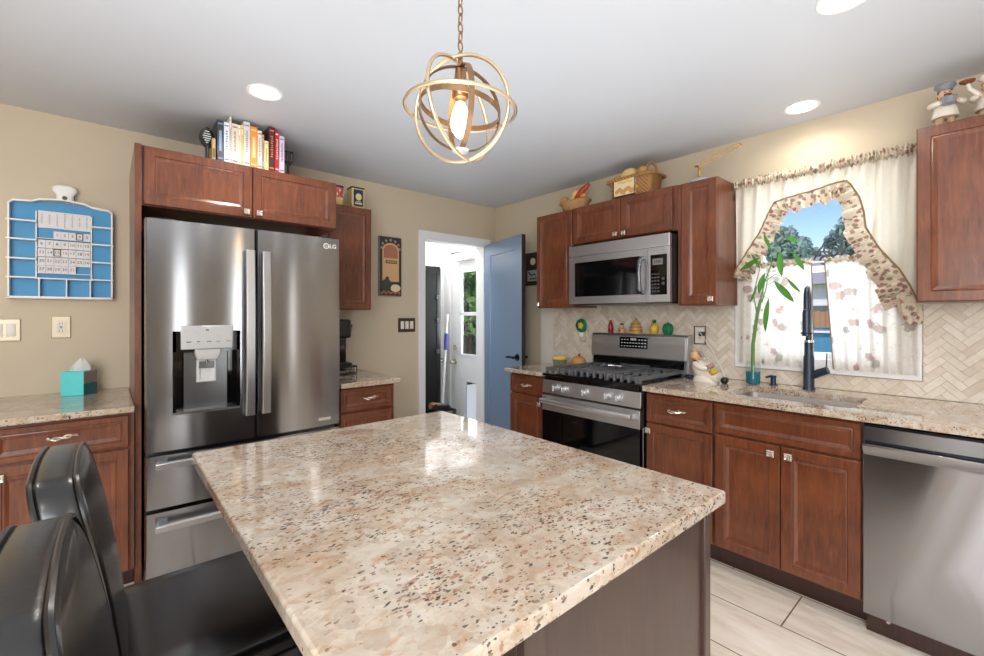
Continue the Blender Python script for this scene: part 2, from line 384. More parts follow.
# white casing of the doorway
b = B().prism([(2.116, 0), (2.182, 0), (2.182, 2.034), (2.903, 2.034), (2.903, 0), (2.969, 0), (2.969, 2.1), (2.116, 2.1)], YF - .018, YF)
b.box(2.182, 2.196, YF - .002, YF + .122, 0, 2.034).box(2.889, 2.903, YF - .002, YF + .122, 0, 2.034).box(2.196, 2.889, YF - .002, YF + .122, 2.02, 2.034)
struct('trim_1', b, 'white_trim', 'white casing round the doorway to the mudroom', 'door casing', bevel=.003)
b = B().box(1.52, 2.114, YF - .014, YF - .001, .001, .1)
struct('baseboard_back', b, 'white_trim', 'white baseboard under the light switches by the doorway', 'baseboard', bevel=.003)

# backsplash: herringbone tiles at 45 degrees, clipped to the wall area they cover
def clip(poly, axis, lim, keep_less):
    out = []
    for i in range(len(poly)):
        p, q = poly[i], poly[(i + 1) % len(poly)]
        a, c = (p[axis] - lim), (q[axis] - lim)
        if keep_less: a, c = -a, -c
        if a >= 0: out.append(p)
        if (a >= 0) != (c >= 0):
            t = a / (a - c); out.append((p[0] + (q[0] - p[0]) * t, p[1] + (q[1] - p[1]) * t))
    return out
def herringbone(b, areas, L=.099, Wd=.033, g=.0012):
    r2 = math.sqrt(.5)
    for k in range(-120, 120):
        for j in range(-30, 45):
            ox, oy = k * Wd + j * L, k * Wd - j * L
            for (x0, y0, w, h) in ((ox, oy, L, Wd), (ox + L, oy + Wd - L, Wd, L)):
                cs = [(x0 + g, y0 + g), (x0 + w - g, y0 + g), (x0 + w - g, y0 + h - g), (x0 + g, y0 + h - g)]
                P = [((x - y) * r2, (x + y) * r2) for x, y in cs]       # (along the wall, up)
                if P[2][1] < -.1 or P[0][1] > .75 or max(p[0] for p in P) < -.1 or min(p[0] for p in P) > 4.3: continue
                for (u0, u1, z0, z1) in areas:
                    Q = [(p[0] - 1.0, p[1] + .87) for p in P]
                    for ax, lim, less in ((0, u0, False), (0, u1, True), (1, z0, False), (1, z1, True)):
                        if Q: Q = clip(Q, ax, lim, less)
                    if len(Q) >= 3: b.rings([[(XR - .008, u, z) for u, z in Q], [(XR - .012, u, z) for u, z in Q]])
bs = B(); bs.mat(1).box(XR - .009, XR - .0005, 1.115, 2.646, .916, 1.40).box(XR - .009, XR - .0005, .25, 1.115, .916, .995).box(XR - .009, XR - .0005, -.9, .25, .916, 1.40)
bs.mat(0); herringbone(bs, [(1.117, 2.645, .916, 1.40), (.25, 1.117, .916, .995), (-.9, .25, .916, 1.40)])
struct('backsplash', bs, ['tile', 'grout'], 'cream marble herringbone tile backsplash above the counter', 'backsplash')
b = B().box(XR - .010, XR - .0005, 2.648, 2.80, .0, 1.40)
struct('trim_3', b, 'pale', 'pale plain strip at the end of the tile backsplash', 'wall strip')

# kitchen window: casing, frame, sill, glass
w = B(); cx0 = XR - .022
w.box(cx0, XR, .252, WY0 + .012, .997, 2.1).box(cx0, XR, WY1 - .012, 1.113, .997, 2.1).box(cx0, XR, .252, 1.113, 2.05, 2.12)
w.box(XR - .03, XR + .12, .252, 1.113, .999, WZ0 + .008)
win = struct('window_1', w, 'white_trim', 'white framed window over the sink behind floral curtains', 'window', bevel=.004)
f = B(); fx0, fx1 = XR + .045, XR + .085
f.box(fx0, fx1, WY0, WY0 + .04, WZ0, WZ1).box(fx0, fx1, WY1 - .04, WY1, WZ0, WZ1).box(fx0, fx1, WY0, WY1, WZ0 + .008, WZ0 + .04).box(fx0, fx1, WY0, WY1, WZ1 - .04, WZ1).box(fx0, fx1, WY0, WY1, 1.575, 1.61)
f.build('window_sash', 'white_trim', win, .003)
B().box(XR + .063, XR + .067, WY0 + .03, WY1 - .03, WZ0 + .03, WZ1 - .03).build('window_glass', 'glass', win)
k = 2  # unseen narrow windows, invented to draw light streaks in the steel
for (x0, x1, y0, y1, z0, z1) in ((WL - .07, WL - .02, -.88, -.62, .55, 2.15), (WL - .07, WL - .02, .12, .38, .55, 2.15), (.19, .43, WF - .07, WF - .02, .3, 2.2), (1.54, 1.78, WF - .07, WF - .02, .3, 2.2), (XR + .02, XR + .07, -3.62, -3.38, .3, 2.2)):
    f = B(); f.box(x0, x1, y0, y1, z0, z0 + .03).box(x0, x1, y0, y1, z1 - .03, z1)
    if x1 - x0 < .1: f.box(x0, x1, y0, y0 + .025, z0, z1).box(x0, x1, y1 - .025, y1, z0, z1)
    else: f.box(x0, x0 + .025, y0, y1, z0, z1).box(x1 - .025, x1, y0, y1, z0, z1)
    struct('window_%d' % k, f, 'white_trim', 'narrow white framed window added for steel streaks, %s' % ('beside the viewer, nearer the patio end', 'beside the viewer, nearer the counter', 'behind the viewer, left of the pair', 'behind the viewer, right of the pair', 'in the range wall, far behind the viewer')[k - 2], 'window'); k += 1

# mudroom shell
b = B().box(2.06, 2.18, YF + .12, 4.45, 0, ZC); struct('wall_mudroom_left', b, 'mud_wall', 'white left wall of the mudroom beyond the doorway', 'wall')
b = B().box(2.06, XR + .12, 4.33, 4.45, 0, ZC); struct('wall_mudroom_back', b, 'mud_wall', 'white back wall of the mudroom beyond the doorway', 'wall')
b = B().box(XR, XR + .12, 4.24, 4.33, 0, ZC).box(XR, XR + .12, YF + .12, 3.56, 0, ZC).box(XR, XR + .12, 3.56, 4.24, 2.06, ZC)
struct('wall_mudroom_right', b, 'mud_wall', 'white outside wall of the mudroom round the back door', 'wall')
b = B().box(2.18, XR + .12, YF, 4.45, ZC, ZC + .08); struct('ceiling_mudroom', b, 'ceiling', 'white ceiling of the mudroom beyond the doorway', 'ceiling')
b = B().box(XR - .016, XR - .0005, 4.24, 4.30, 0, 2.12).box(XR - .016, XR - .0005, 3.577, 4.24, 2.06, 2.12)
struct('trim_2', b, 'white_trim', 'white casing round the back door of the mudroom', 'door casing', bevel=.003)
# back door: slab with a tall two-light glass and a pet flap
d = B(); X0, X1 = XR + .015, XR + .055
gy0, gy1, gz0, gz1 = 3.66, 4.075, .865, 1.845
py0, py1, pz0, pz1 = 3.70, 4.0, .10, .60
d.box(X0, X1, 3.565, gy0, .012, 2.05).box(X0, X1, gy1, 4.235, .012, 2.05).box(X0, X1, gy0, gy1, gz1, 2.05).box(X0, X1, gy0, gy1, pz1, gz0).box(X0, X1, gy0, gy1, .012, pz0).box(X0, X1, gy0, py0, pz0, pz1).box(X0, X1, py1, gy1, pz0, pz1)
bd = struct('door_2', d, 'white_trim', 'white back door with two glass lights and a pet flap', 'door', bevel=.003)
f = B()
for a in ((gy0, gy0 + .025, gz0, gz1), (gy1 - .025, gy1, gz0, gz1), (gy0, gy1, gz0, gz0 + .025), (gy0, gy1, gz1 - .025, gz1), (gy0, gy1, 1.325, 1.365)): f.box(X0 - .008, X0 + .012, *a)
f.build('glass_frame', 'white_trim', bd, .003)
B().box(X0 + .018, X0 + .022, gy0 - .005, gy1 + .005, gz0 - .005, gz1 + .005).build('glass_pane', 'glass', bd)
f = B()
for a in ((py0, py0 + .022, pz0, pz1), (py1 - .022, py1, pz0, pz1), (py0, py1, pz0, pz0 + .022), (py0, py1, pz1 - .022, pz1)): f.box(X0 - .008, X0 + .012, *a)
f.build('pet_flap_frame', 'white_trim', bd, .003)
B().box(X0 + .018, X0 + .022, py0 - .004, py1 + .004, pz0 - .004, pz1 + .004).build('pet_flap', 'frosted', bd)
for z, nm in ((.79, 'door_knob'), (.955, 'deadbolt')):
    k = B().cyl((X0 + .001, 4.165, z), (X0 - .012, 4.165, z), .03)
    if nm == 'door_knob': k.cyl((X0 - .01, 4.165, z), (X0 - .045, 4.165, z), .011).ball((X0 - .055, 4.165, z), .027)
    else: k.box(X0 - .03, X0 - .01, 4.16, 4.17, z - .018, z + .018)
    k.build(nm, 'nickel', bd)
B().box(X0 - .075, X0 - .001, 3.8, 4.12, 1.945, 1.985).box(X0 - .06, X0 - .045, 3.62, 3.85, 1.955, 1.967).build('door_closer', 'white', bd, .004)

# dark kitchen door, standing open against the range wall
hx, hy, ex, ey = 2.884, 3.43, 2.712, 2.728
dl = math.hypot(ex - hx, ey - hy); ang = math.atan2(ey - hy, ex - hx)
d = B(); d.rect_rings(0, dl, .012, 2.03, [(0, .038), (0, .001), (.001, 0), (.115, 0), (.119, .008)])
dk = d.build('door_1', 'slate_door', None, 0, loc=(hx, hy, 0), rz=ang); tag(dk, 'dark slate door standing open beside the doorway', 'door', kind='structure')
B().box(dl, dl + .002, .0, .038, .012, 2.03).box(0, dl, .0, .038, 2.03, 2.032).build('door_edge', 'slate_edge', dk)
k = B()
for sgn, y0 in ((-1, 0), (1, .038)):
    k.cyl((dl - .065, y0, .955), (dl - .065, y0 + sgn * .012, .955), .03).cyl((dl - .065, y0 + sgn * .01, .955), (dl - .065, y0 + sgn * .05, .955), .011)
    k.tube([(dl - .065 + .01, y0 + sgn * .05, .955), (dl - .12, y0 + sgn * .052, .957), (dl - .19, y0 + sgn * .048, .95)], [.011, .01, .008])
k.build('door_handle', 'black_gloss', dk)

# ================================================================== cabinets, worktops
DOORP = [(0, .02), (0, .003), (.003, 0), (.043, 0), (.047, .0045), (.052, .0035), (.066, .009)]
DRAWP = [(0, .02), (0, .003), (.003, 0), (.024, 0), (.028, .0045), (.032, .0035), (.048, .0095)]
def knob(parent, x, z):
    b = B().cyl((x, .001, z), (x, -.014, z), .006, 8)
    b.rect_rings(x - .016, x + .016, z - .016, z + .016, [(.002, -.012), (0, -.014), (0, -.021), (.004, -.025), (.011, -.022), (.013, -.027)])
    b.build('knob', 'nickel', parent)
def pull(parent, x, z, w=.047):
    b = B()
    for ph in (0, PI):
        pts = []
        for i in range(25):
            t = i / 24 * 2 - 1
            amp = .0065 * (1 - t * t) ** .5 if abs(t) < 1 else 0
            pts.append((x + t * w, -.026 + .012 * t * t + amp * math.cos(ph + t * 4), z + .004 * math.sin(t * 2.2) + amp * math.sin(ph + t * 4)))
        b.tube(pts, .0045, 6)
    for s in (-1, 1): b.tube([(x + s * w, -.014, z), (x + s * w * .98, .001, z)], [.005, .007], 6)
    b.build('handle', 'nickel', parent)
def cabinet(label, loc, rz, w, h, depth, fronts, toe=0, extra=None, group=None, mat='cherry', name='base_cabinet'):
    t = thing(name, label, 'cabinet', loc, rz, group)
    b = B()
    if toe: b.box(0, w, .021, depth, toe, h)
    else: b.box(0, w, .021, depth, 0, h)
    b.build('body', mat, t, .001)
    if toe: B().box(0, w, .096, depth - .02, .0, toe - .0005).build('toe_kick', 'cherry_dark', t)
    for fr in fronts:
        kind, x0, x1, z0, z1, kx, kz = fr
        o = B().rect_rings(x0, x1, z0, z1, DOORP if kind == 'door' else DRAWP).build(kind if kind == 'door' else 'drawer', mat, t, 0, ang=20)
        if kx is not None: (knob if kind == 'door' else pull)(o, kx, kz)
    return t

# --- left of the refrigerator
cabinet('cherry base cabinet with one drawer and one door beside the refrigerator', (-.385, 2.73, 0), 0, .482, .86, .722,
        [('drawer', .006, .461, .70, .846, .235, .785), ('door', .006, .461, .105, .686, .045, .645)], toe=.1)
cabinet('cherry base cabinet at the far left end of the left counter', (-1.16, 2.73, 0), 0, .77, .86, .722,
        [('drawer', .006, .76, .70, .846, .38, .785), ('door', .006, .38, .105, .686, .34, .645), ('door', .386, .76, .105, .686, .425, .645)], toe=.1)
ct = B().box(-1.2, .098, 2.70, YF - .001, .862, .892)
tag(ct.build('countertop', 'granite', None, .006), 'granite countertop left of the refrigerator, with a tissue box on it', 'countertop')
# --- cabinet over the refrigerator with its tall side panel
t = cabinet('cherry cabinet with two doors over the refrigerator, books standing on top', (.10, 2.78, 1.872), 0, 1.004, .298, .67,
            [('door', .034, .518, .004, .294, .487, .032), ('door', .522, 1.0, .004, .294, .552, .032)], name='upper_cabinet')
B().box(-.0012, .026, -.0005, .672, -1.8715, .2985).build('side_panel', 'cherry', t, .002)
# --- right of the refrigerator
cabinet('narrow cherry wall cabinet right of the refrigerator, two tins on top', (1.13, 3.14, 1.366), 0, .388, .766, .31,
        [('door', .006, .384, .004, .762, None, 0)], name='upper_cabinet')
cabinet('cherry drawer cabinet between the refrigerator and the doorway', (1.085, 2.70, 0), 0, .388, .866, .75,
        [('drawer', .01, .38, .715, .858, .21, .79), ('drawer', .01, .38, .50, .70, .21, .61), ('drawer', .01, .38, .105, .485, .21, .30)], toe=.1)
ct = B().box(1.085, 1.50, 2.665, YF - .001, .868, .900)
tag(ct.build('countertop', 'granite', None, .006), 'short granite countertop under the coffee maker, right of the refrigerator', 'countertop')

# --- range wall, base units (local x runs from left to right as seen from the room)
XB = 2.385; DB = XR - .0095 - XB
cabinet('small cherry base cabinet left of the range', (XB, 2.53, 0), RW, .352, .882, DB,
        [('drawer', .004, .348, .735, .87, .19, .80), ('door', .004, .348, .105, .722, .325, .675)], toe=.1)
cabinet('cherry base cabinet between the range and the sink cabinet', (XB, 1.368, 0), RW, .384, .882, DB,
        [('drawer', .004, .378, .705, .868, .19, .79), ('door', .004, .378, .128, .695, .022, .655)], toe=.115)
t = cabinet('cherry sink cabinet with a false drawer front and two doors', (XB, .982, 0), RW, .604, .882, DB,
            [('drawer', .006, .598, .717, .868, None, 0), ('door', .006, .300, .128, .706, .266, .668), ('door', .304, .598, .128, .706, .338, .668)], toe=.115)
# hollow out the sink cabinet's body so that the bowl has room
for ch in t.children:
    if ch.name.startswith('body'):
        nb = B().box(0, .018, .021, DB, .115, .882).box(.586, .604, .021, DB, .115, .882).box(.018, .586, .021, .04, .115, .882).box(.018, .586, DB - .015, DB, .115, .882).box(.018, .586, .04, DB - .015, .115, .13)
        q = nb.build('tmp', 'cherry'); old = ch.data; ch.data = q.data; bpy.data.objects.remove(q); bpy.data.meshes.remove(old)
        ch.data.name = 'body'
cabinet('cherry base cabinet right of the dishwasher', (XB, -.245, 0), RW, .60, .882, DB,
        [('drawer', .006, .594, .717, .868, .30, .79), ('door', .006, .298, .128, .706, .264, .668), ('door', .302, .594, .128, .706, .336, .668)], toe=.115)
CX0, CX1 = 2.350, XR - .0135
ct = B().box(CX0, CX1, 2.165, 2.558, .884, .914)
tag(ct.build('countertop', 'granite', None, .006), 'short granite countertop left of the range', 'countertop')
SX0, SX1, SY0, SY1 = 2.462, 2.822, .425, .955        # sink cut-out
ct = B().rings([[(CX0, -.85, z), (CX1, -.85, z), (CX1, 1.368, z), (CX0, 1.368, z)] for z in (.884, .914)], cap0=False, cap1=False)
rr = []
def rrect(x0, x1, y0, y1, r, z, n=6):
    p = []
    for cx, cy, a0 in ((x1 - r, y1 - r, 0), (x0 + r, y1 - r, PI / 2), (x0 + r, y0 + r, PI), (x1 - r, y0 + r, 3 * PI / 2)):
        p += [(cx + r * math.cos(a0 + i / n * PI / 2), cy + r * math.sin(a0 + i / n * PI / 2), z) for i in range(n + 1)]
    return p
hole = [rrect(SX0, SX1, SY0, SY1, .04, z) for z in (.914, .884)]
ct.rings(hole, cap0=False, cap1=False)
for z in (.884, .914):                                # ring-shaped faces round the cut-out, one fan per corner
    h = rrect(SX0, SX1, SY0, SY1, .04, z); out = [(CX1, 1.368, z), (CX0, 1.368, z), (CX0, -.85, z), (CX1, -.85, z)]
    for q in range(4):
        seg_ = h[q * 7:(q + 1) * 7]; ct.add([out[q]] + seg_, [(0, i, i + 1) for i in range(1, 7)])
        ct.add([out[q], out[(q + 1) % 4], h[((q + 1) * 7) % 28], h[q * 7 + 6]], [(0, 1, 2, 3)])
tag(ct.build('countertop', 'granite', None, 0), 'long granite countertop with the undermount sink, right of the range', 'countertop')

# --- sink
t = thing('sink', 'stainless undermount kitchen sink set in the long granite countertop', 'sink', (2.642, .69, .70))
s = B(); wx, wy = (SX1 - SX0) / 2, (SY1 - SY0) / 2
prof = [(.012, .1825, .05), (.0, .1825, .04), (-.004, .176, .04), (-.012, .02, .05), (-.035, .002, .06)]
s.rings([[(p[0], p[1], z) for p in rrect(-wx - i, wx + i, -wy - i, wy + i, r, 0)] for i, z, r in prof], cap0=False)
s.build('bowl', 'sink_steel', t, solid=.0015)
B().lathe([(.001, .004), (.03, .004), (.042, .0055), (.044, .003)], 20).build('drain', 'chrome', t)

# --- range wall, wall units
XU = 2.71; DU = XR - .0005 - XU
cabinet('tall cherry wall cabinet left of the microwave', (XU, 2.55, 1.386), RW, .378, .764, DU, [('door', .003, .374, .004, .760, .028, .03)], name='upper_cabinet')
cabinet('wide cherry wall cabinet with two doors over the microwave', (XU, 2.170, 1.866), RW, .826, .287, DU,
        [('door', .004, .420, .004, .283, .388, .03), ('door', .424, .798, .004, .283, .456, .03)], name='upper_cabinet')
t = cabinet('tall cherry wall cabinet between the microwave and the window', (XU, 1.342, 1.386), RW, .244, .764, DU, [('door', .030, .242, .004, .760, .214, .036)], name='upper_cabinet')
cabinet('large dark cherry wall cabinet right of the window', (XU, .247, 1.380), RW, .62, .772, DU,
        [('door', .003, .617, .004, .768, .58, .03)], name='upper_cabinet')

# --- island
t = thing('kitchen_island', 'dark espresso kitchen island cabinet under the granite slab', 'kitchen island', (.44, .44, 0))
b = B().box(0, .60, .012, 1.10, .1, .8825).box(.03, .57, .05, 1.06, 0, .1); b.build('body', 'espresso', t, .001)
b = B().box(.045, .575, .004, .0115, .1, .8825); b.build('end_panel', 'espresso', t, .001)
for a_, c_ in ((.575, .604), (0, .045)): B().box(a_, c_, -.004, .0115, .0, .8825).build('corner_post', 'espresso', t, .002)
for i, (y0, y1) in enumerate(((.03, .375), (.38, .725), (.73, 1.075))):
    B().at((.6005, y0, 0), (0, 0, PI / 2)).rect_rings(0, y1 - y0, .12, .86, [(0, .0), (0, -.017), (.003, -.02), (.05, -.02), (.056, -.014)]).build('door', 'espresso', t, 0, ang=20)
ct = B(); o = [rrect(.187, 1.086, .417, 1.574, .010, z, 4) for z in (.884, .914)]; ct.rings(o)
tag(ct.build('countertop', 'granite', None, .005, 3), 'large granite slab on top of the kitchen island', 'countertop')

# ================================================================== refrigerator
fr = thing('refrigerator', 'large stainless french door refrigerator with a water dispenser', 'refrigerator', (.132, 2.63, 0))
FW = .932
B().box(.006, FW - .006, .075, .80, .03, 1.775).build('body', 'steel_dark', fr, .003)
B().box(.02, FW - .02, .055, .76, .0, .03).build('base_grille', 'black', fr)
b = B()
for x in (.02, FW - .12): b.box(x, x + .1, .03, .14, 1.7755, 1.795)
b.build('hinge_cover', 'black', fr, .004)
# left door, cut round the dispenser recess
DX0, DX1, DZ0, DZ1 = .104, .392, .838, 1.245
yb = lambda x: -.016 * (1 - (x / FW * 2 - 1) ** 2)
xm = .468
# one continuous front: outer strips without their rounded inner edges
b = B()
def strip(x0, x1, z0, z1, rl, rr_):
    n = 10; P = []
    for i in range(n + 1):
        x = x0 + (x1 - x0) * i / n; P.append((x, yb(x)))
    if rl: P[0] = (x0, yb(x0) + .008); P.insert(1, (x0 + .006, yb(x0 + .006)))
    if rr_: P[-1] = (x1, yb(x1) + .008); P.insert(-1, (x1 - .006, yb(x1 - .006)))
    P += [(x1, .07), (x0, .07)]
    b.rings([[(x, y, z) for x, y in P] for z in (z0, z1)])
strip(0, DX0, .672, 1.783, True, False); strip(DX1, xm - .003, .672, 1.783, False, True)
strip(DX0, DX1, DZ1, 1.783, False, False); strip(DX0, DX1, .672, DZ0, False, False)
b.box(DX0, DX1, .0685, .07, DZ0, DZ1)
ld = b.build('door', 'steel', fr)
b = B(); strip(xm + .003, FW, .672, 1.783, True, True); rd = b.build('door', 'steel', fr)
b = B(); n = 10
def bowed_drawer(z0, z1):
    global b
    b = B(); strip(0, FW, z0, z1, True, True); return b.build('drawer', 'steel', fr)
d1 = bowed_drawer(.402, .652); d2 = bowed_drawer(.045, .382)
def vhandle(parent, x, flip):
    b = B(); pr = [(-.024, .006), (-.019, -.006), (.019, -.008), (.024, .004), (.016, .010), (-.016, .011)]
    y = -.052
    rg = []
    for i in range(17):
        t = i / 16; z = .80 + .865 * t; bow = -.016 * math.sin(PI * t)
        rg.append([(x + px * (1 if not flip else -1), y + py + bow, z) for px, py in pr])
    b.rings(rg)
    for z in (.835, 1.63): b.box(x - .011, x + .011, y - .004, yb(x) + .004, z - .022, z + .022)
    b.build('handle', 'steel_handle', parent, .002)
vhandle(ld, xm - .036, False); vhandle(rd, xm + .042, True)
def hhandle(parent, z, x0, x1):
    b = B(); rg = []
    for i in range(17):
        t = i / 16; x = x0 + (x1 - x0) * t; y = -.060 - .006 * math.sin(PI * t)
        rg.append([(x, y + py, z + pz) for py, pz in ((-.006, -.016), (-.008, .012), (.004, .018), (.010, .012), (.010, -.012))])
    b.rings(rg)
    for x in (x0 + .03, x1 - .03): b.box(x - .02, x + .02, -.056, yb(x) + .004, z - .010, z + .010)
    b.build('handle', 'steel_handle', parent, .002)
hhandle(d1, .617, .035, FW - .035); hhandle(d2, .325, .035, FW - .035)
# dispenser
dy = yb(.25)
b = B()
b.mat(0).box(DX0 + .0006, DX1 - .0006, .052, .066, DZ0 + .0006, DZ1 - .0006)          # back
b.box(DX0 + .0006, DX0 + .014, dy + .004, .052, DZ0 + .001, DZ1 - .001).box(DX1 - .014, DX1 - .0006, dy + .004, .052, DZ0 + .001, DZ1 - .001).box(DX0 + .001, DX1 - .001, dy + .004, .052, DZ1 - .10, DZ1 - .001)
b.build('dispenser_recess', 'black_gloss', ld)
B().rings([[(DX0 + .045, .0515, DZ0 + .02), (DX1 - .045, .0515, DZ0 + .02), (DX1 - .045, .0515, DZ1 - .11), (DX0 + .045, .0515, DZ1 - .11)], [(DX0 + .05, .046, DZ0 + .02), (DX1 - .05, .046, DZ0 + .02), (DX1 - .05, .046, DZ1 - .11), (DX0 + .05, .046, DZ1 - .11)]]).build('dispenser_backplate', 'steel_dark', ld)
B().rings([[(DX0 + .0006, dy - .002, DZ0 + .001), (DX1 - .0006, dy - .002, DZ0 + .001), (DX1 - .0006, .052, DZ0 + .001), (DX0 + .0006, .052, DZ0 + .001)], [(DX0 + .0006, dy - .002, DZ0 + .012), (DX1 - .0006, dy - .002, DZ0 + .012), (DX1 - .0006, .052, DZ0 + .02), (DX0 + .0006, .052, DZ0 + .02)]]).build('drip_tray', 'steel_light', ld)
B().box(.135, .358, dy - .010, dy + .010, 1.155, 1.272).build('dispenser_panel', 'steel_handle', ld, .003)
b = B(); 
for i in range(5): b.box(.158 + i * .042, .158 + i * .042 + (.014 if i % 2 else .02), dy - .0108, dy - .0098, 1.190, 1.194)
b.box(.238, .252, dy - .0108, dy - .0098, 1.246, 1.254)
b.build('panel_marks', 'steel_dark', ld)
B().rings([[(.193 + i, y, z), (.303 - i, y, z), (.303 - i, .05, z), (.193 + i, .05, z)] for i, y, z in ((0, dy - .002, 1.155), (.004, dy + .0, 1.13), (.014, dy + .016, 1.10))]).build('ice_chute', 'pale_grey', ld, .002)
b = B(); b.rect_rings(.205, .291, .985, 1.098, [(0, .044), (0, .026), (.004, .022), (.012, .022), (.018, .030)]); b.build('water_paddle', 'pale_grey', ld, .002); B().box(.214, .282, .0205, .029, 1.055, 1.090).cyl((.248, .016, 1.10), (.248, .016, 1.082), .006, 10).build('nozzle', 'steel_dark', ld, .002)
# badge
b = B(); ly = yb(.88) - .0028
b.at((.846, ly, 1.735), (0, 0, 0), (.85, 1, .85)).tube([(.017 * math.cos(a * PI / 12), 0, .017 * math.sin(a * PI / 12)) for a in range(24)], .0024, 6, loop=True)
b.box(-.003, -.0005, -.001, .001, -.007, .008).box(-.003, .006, -.001, .001, -.007, -.0045).ball((-.006, 0, .006), .0022, 8, 6)
b.at().text('LG', .034, (.886, ly, 1.735)); b.build('logo', 'white', rd)
B().box(.80, .872, yb(.84) - .0025, yb(.84) + .002, .705, .722).build('energy_badge', 'steel_light', rd)

# ================================================================== microwave (local x to the right, -y into the room)
mw = thing('microwave', 'stainless over-the-range microwave with a black keypad', 'microwave', (2.63, 2.135, 1.41), RW)
B().box(.003, .787, .03, .40, .002, .428).build('body', 'black', mw, .002)
b = B().box(0, .79, -.004, .03, .350, .4285); b.build('vent_panel', 'steel_soft', mw, .004)
b = B()
for a in ((0, .055, 0, .347), (.585, .640, 0, .347), (.055, .585, 0, .052), (.055, .585, .302, .347)): b.box(a[0], a[1], -.002, .03, a[2], a[3])
md = b.build('door', 'steel_soft', mw, .001)
B().rect_rings(.0552, .5848, .0522, .3018, [(0, .028), (0, -.004), (.028, -.004), (.030, -.001)]).build('window_frame', 'black_gloss', md)
B().box(.0855, .5545, -.0008, .004, .0825, .2715).build('window', 'grey_glass', md)
b = B(); b.tube([(.612, -.006, .285), (.612, -.030, .283), (.612, -.050, .262), (.612, -.058, .18), (.612, -.050, .085), (.612, -.030, .062), (.612, -.006, .060)], [.014, .014, .014, .013, .014, .014, .014], 10); b.build('handle', 'steel_dark', md)
b = B()
for a in ((.643, .660, 0, .347), (.772, .79, 0, .347), (.660, .772, 0, .045), (.660, .772, .300, .347)): b.box(a[0], a[1], -.002, .03, a[2], a[3])
cp = b.build('control_panel', 'steel_soft', mw, .001)
B().box(.6602, .7718, -.001, .03, .0452, .2998).build('keypad', 'black_gloss', cp)
b = B()
for r in range(6):
    for c in range(3): b.box(.668 + c * .020, .682 + c * .020, -.0018, -.0006, .062 + r * .022, .072 + r * .022)
for z in (.115, .145): b.cyl((.748, -.0005, z), (.748, -.004, z), .010, 12)
b.build('buttons', 'steel_dark', cp)
B().box(.675, .745, -.0018, -.0006, .235, .275).build('display', 'grey_glass', cp)
b = B()
for i in range(4): b.box(.688 + i * .012, .695 + i * .012, -.0024, -.0017, .246, .264)
b.build('display_digits', 'steel_dark', cp)
B().box(.02, .77, .03, .36, -.010, .0015).build('underside_filter', 'steel_dark', mw)

# ================================================================== gas range
RX, RY, RWD = 2.36, 2.158, .778
rg_ = thing('gas_range', 'stainless freestanding gas range with black grates and oven glass', 'range', (RX, RY, 0), RW)
B().box(.004, RWD - .004, .03, .655, .05, .895).build('body', 'black', rg_, .002)
b = B()
for x in (.03, RWD - .08):
    for y in (.06, .58): b.cyl((x + .025, y, .0), (x + .025, y, .05), .02, 12)
b.build('levelling_feet', 'black', rg_)
b = B().box(0, RWD, -.004, .60, .895, .914); b.box(.02, RWD - .02, .0, .02, .868, .895); b.build('cooktop', 'black_gloss', rg_, .003)
b = B().rings([[(x, .028, .775), (x, -.006, .775), (x, -.002, .868), (x, .028, .868)] for x in (.002, RWD - .002)]); cpn = b.build('control_panel', 'steel_soft', rg_, .002)
for x in (.125, .205, .375, .545, .625):
    k = B().cyl((x, -.004, .820), (x, -.012, .820), .026, 20).cyl((x, -.012, .820), (x, -.036, .820), .022, 20, .019).box(x - .004, x + .004, -.044, -.012, .800, .840)
    k.build('knob', 'steel_soft', cpn, .002)
od = B().box(.004, RWD - .004, -.012, .028, .655, .762).box(.004, .02, .0262, .0284, .16, .66).box(.02, RWD - .004, .0262, .0284, .16, .66).box(.004, RWD - .004, -.008, .0284, .16, .19).build('oven_door', 'steel_soft', rg_, .003)
B().box(.006, RWD - .006, -.010, .026, .1905, .6545).build('oven_glass', 'black_glass', od)
b = B(); rgs = []
for i in range(21):
    t_ = i / 20; x = .03 + (RWD - .06) * t_; y = -.060 - .014 * math.sin(PI * t_)
    rgs.append([(x, y + .015 * math.cos(a * PI / 5), .728 + .017 * math.sin(a * PI / 5)) for a in range(10)])
b.rings(rgs)
for x in (.045, RWD - .045): b.box(x - .014, x + .014, -.058, -.011, .716, .740)
b.build('handle', 'steel_soft', od, .002)
b = B().box(.004, RWD - .004, -.010, .028, .045, .152); b.build('storage_drawer', 'steel_soft', rg_, .003)
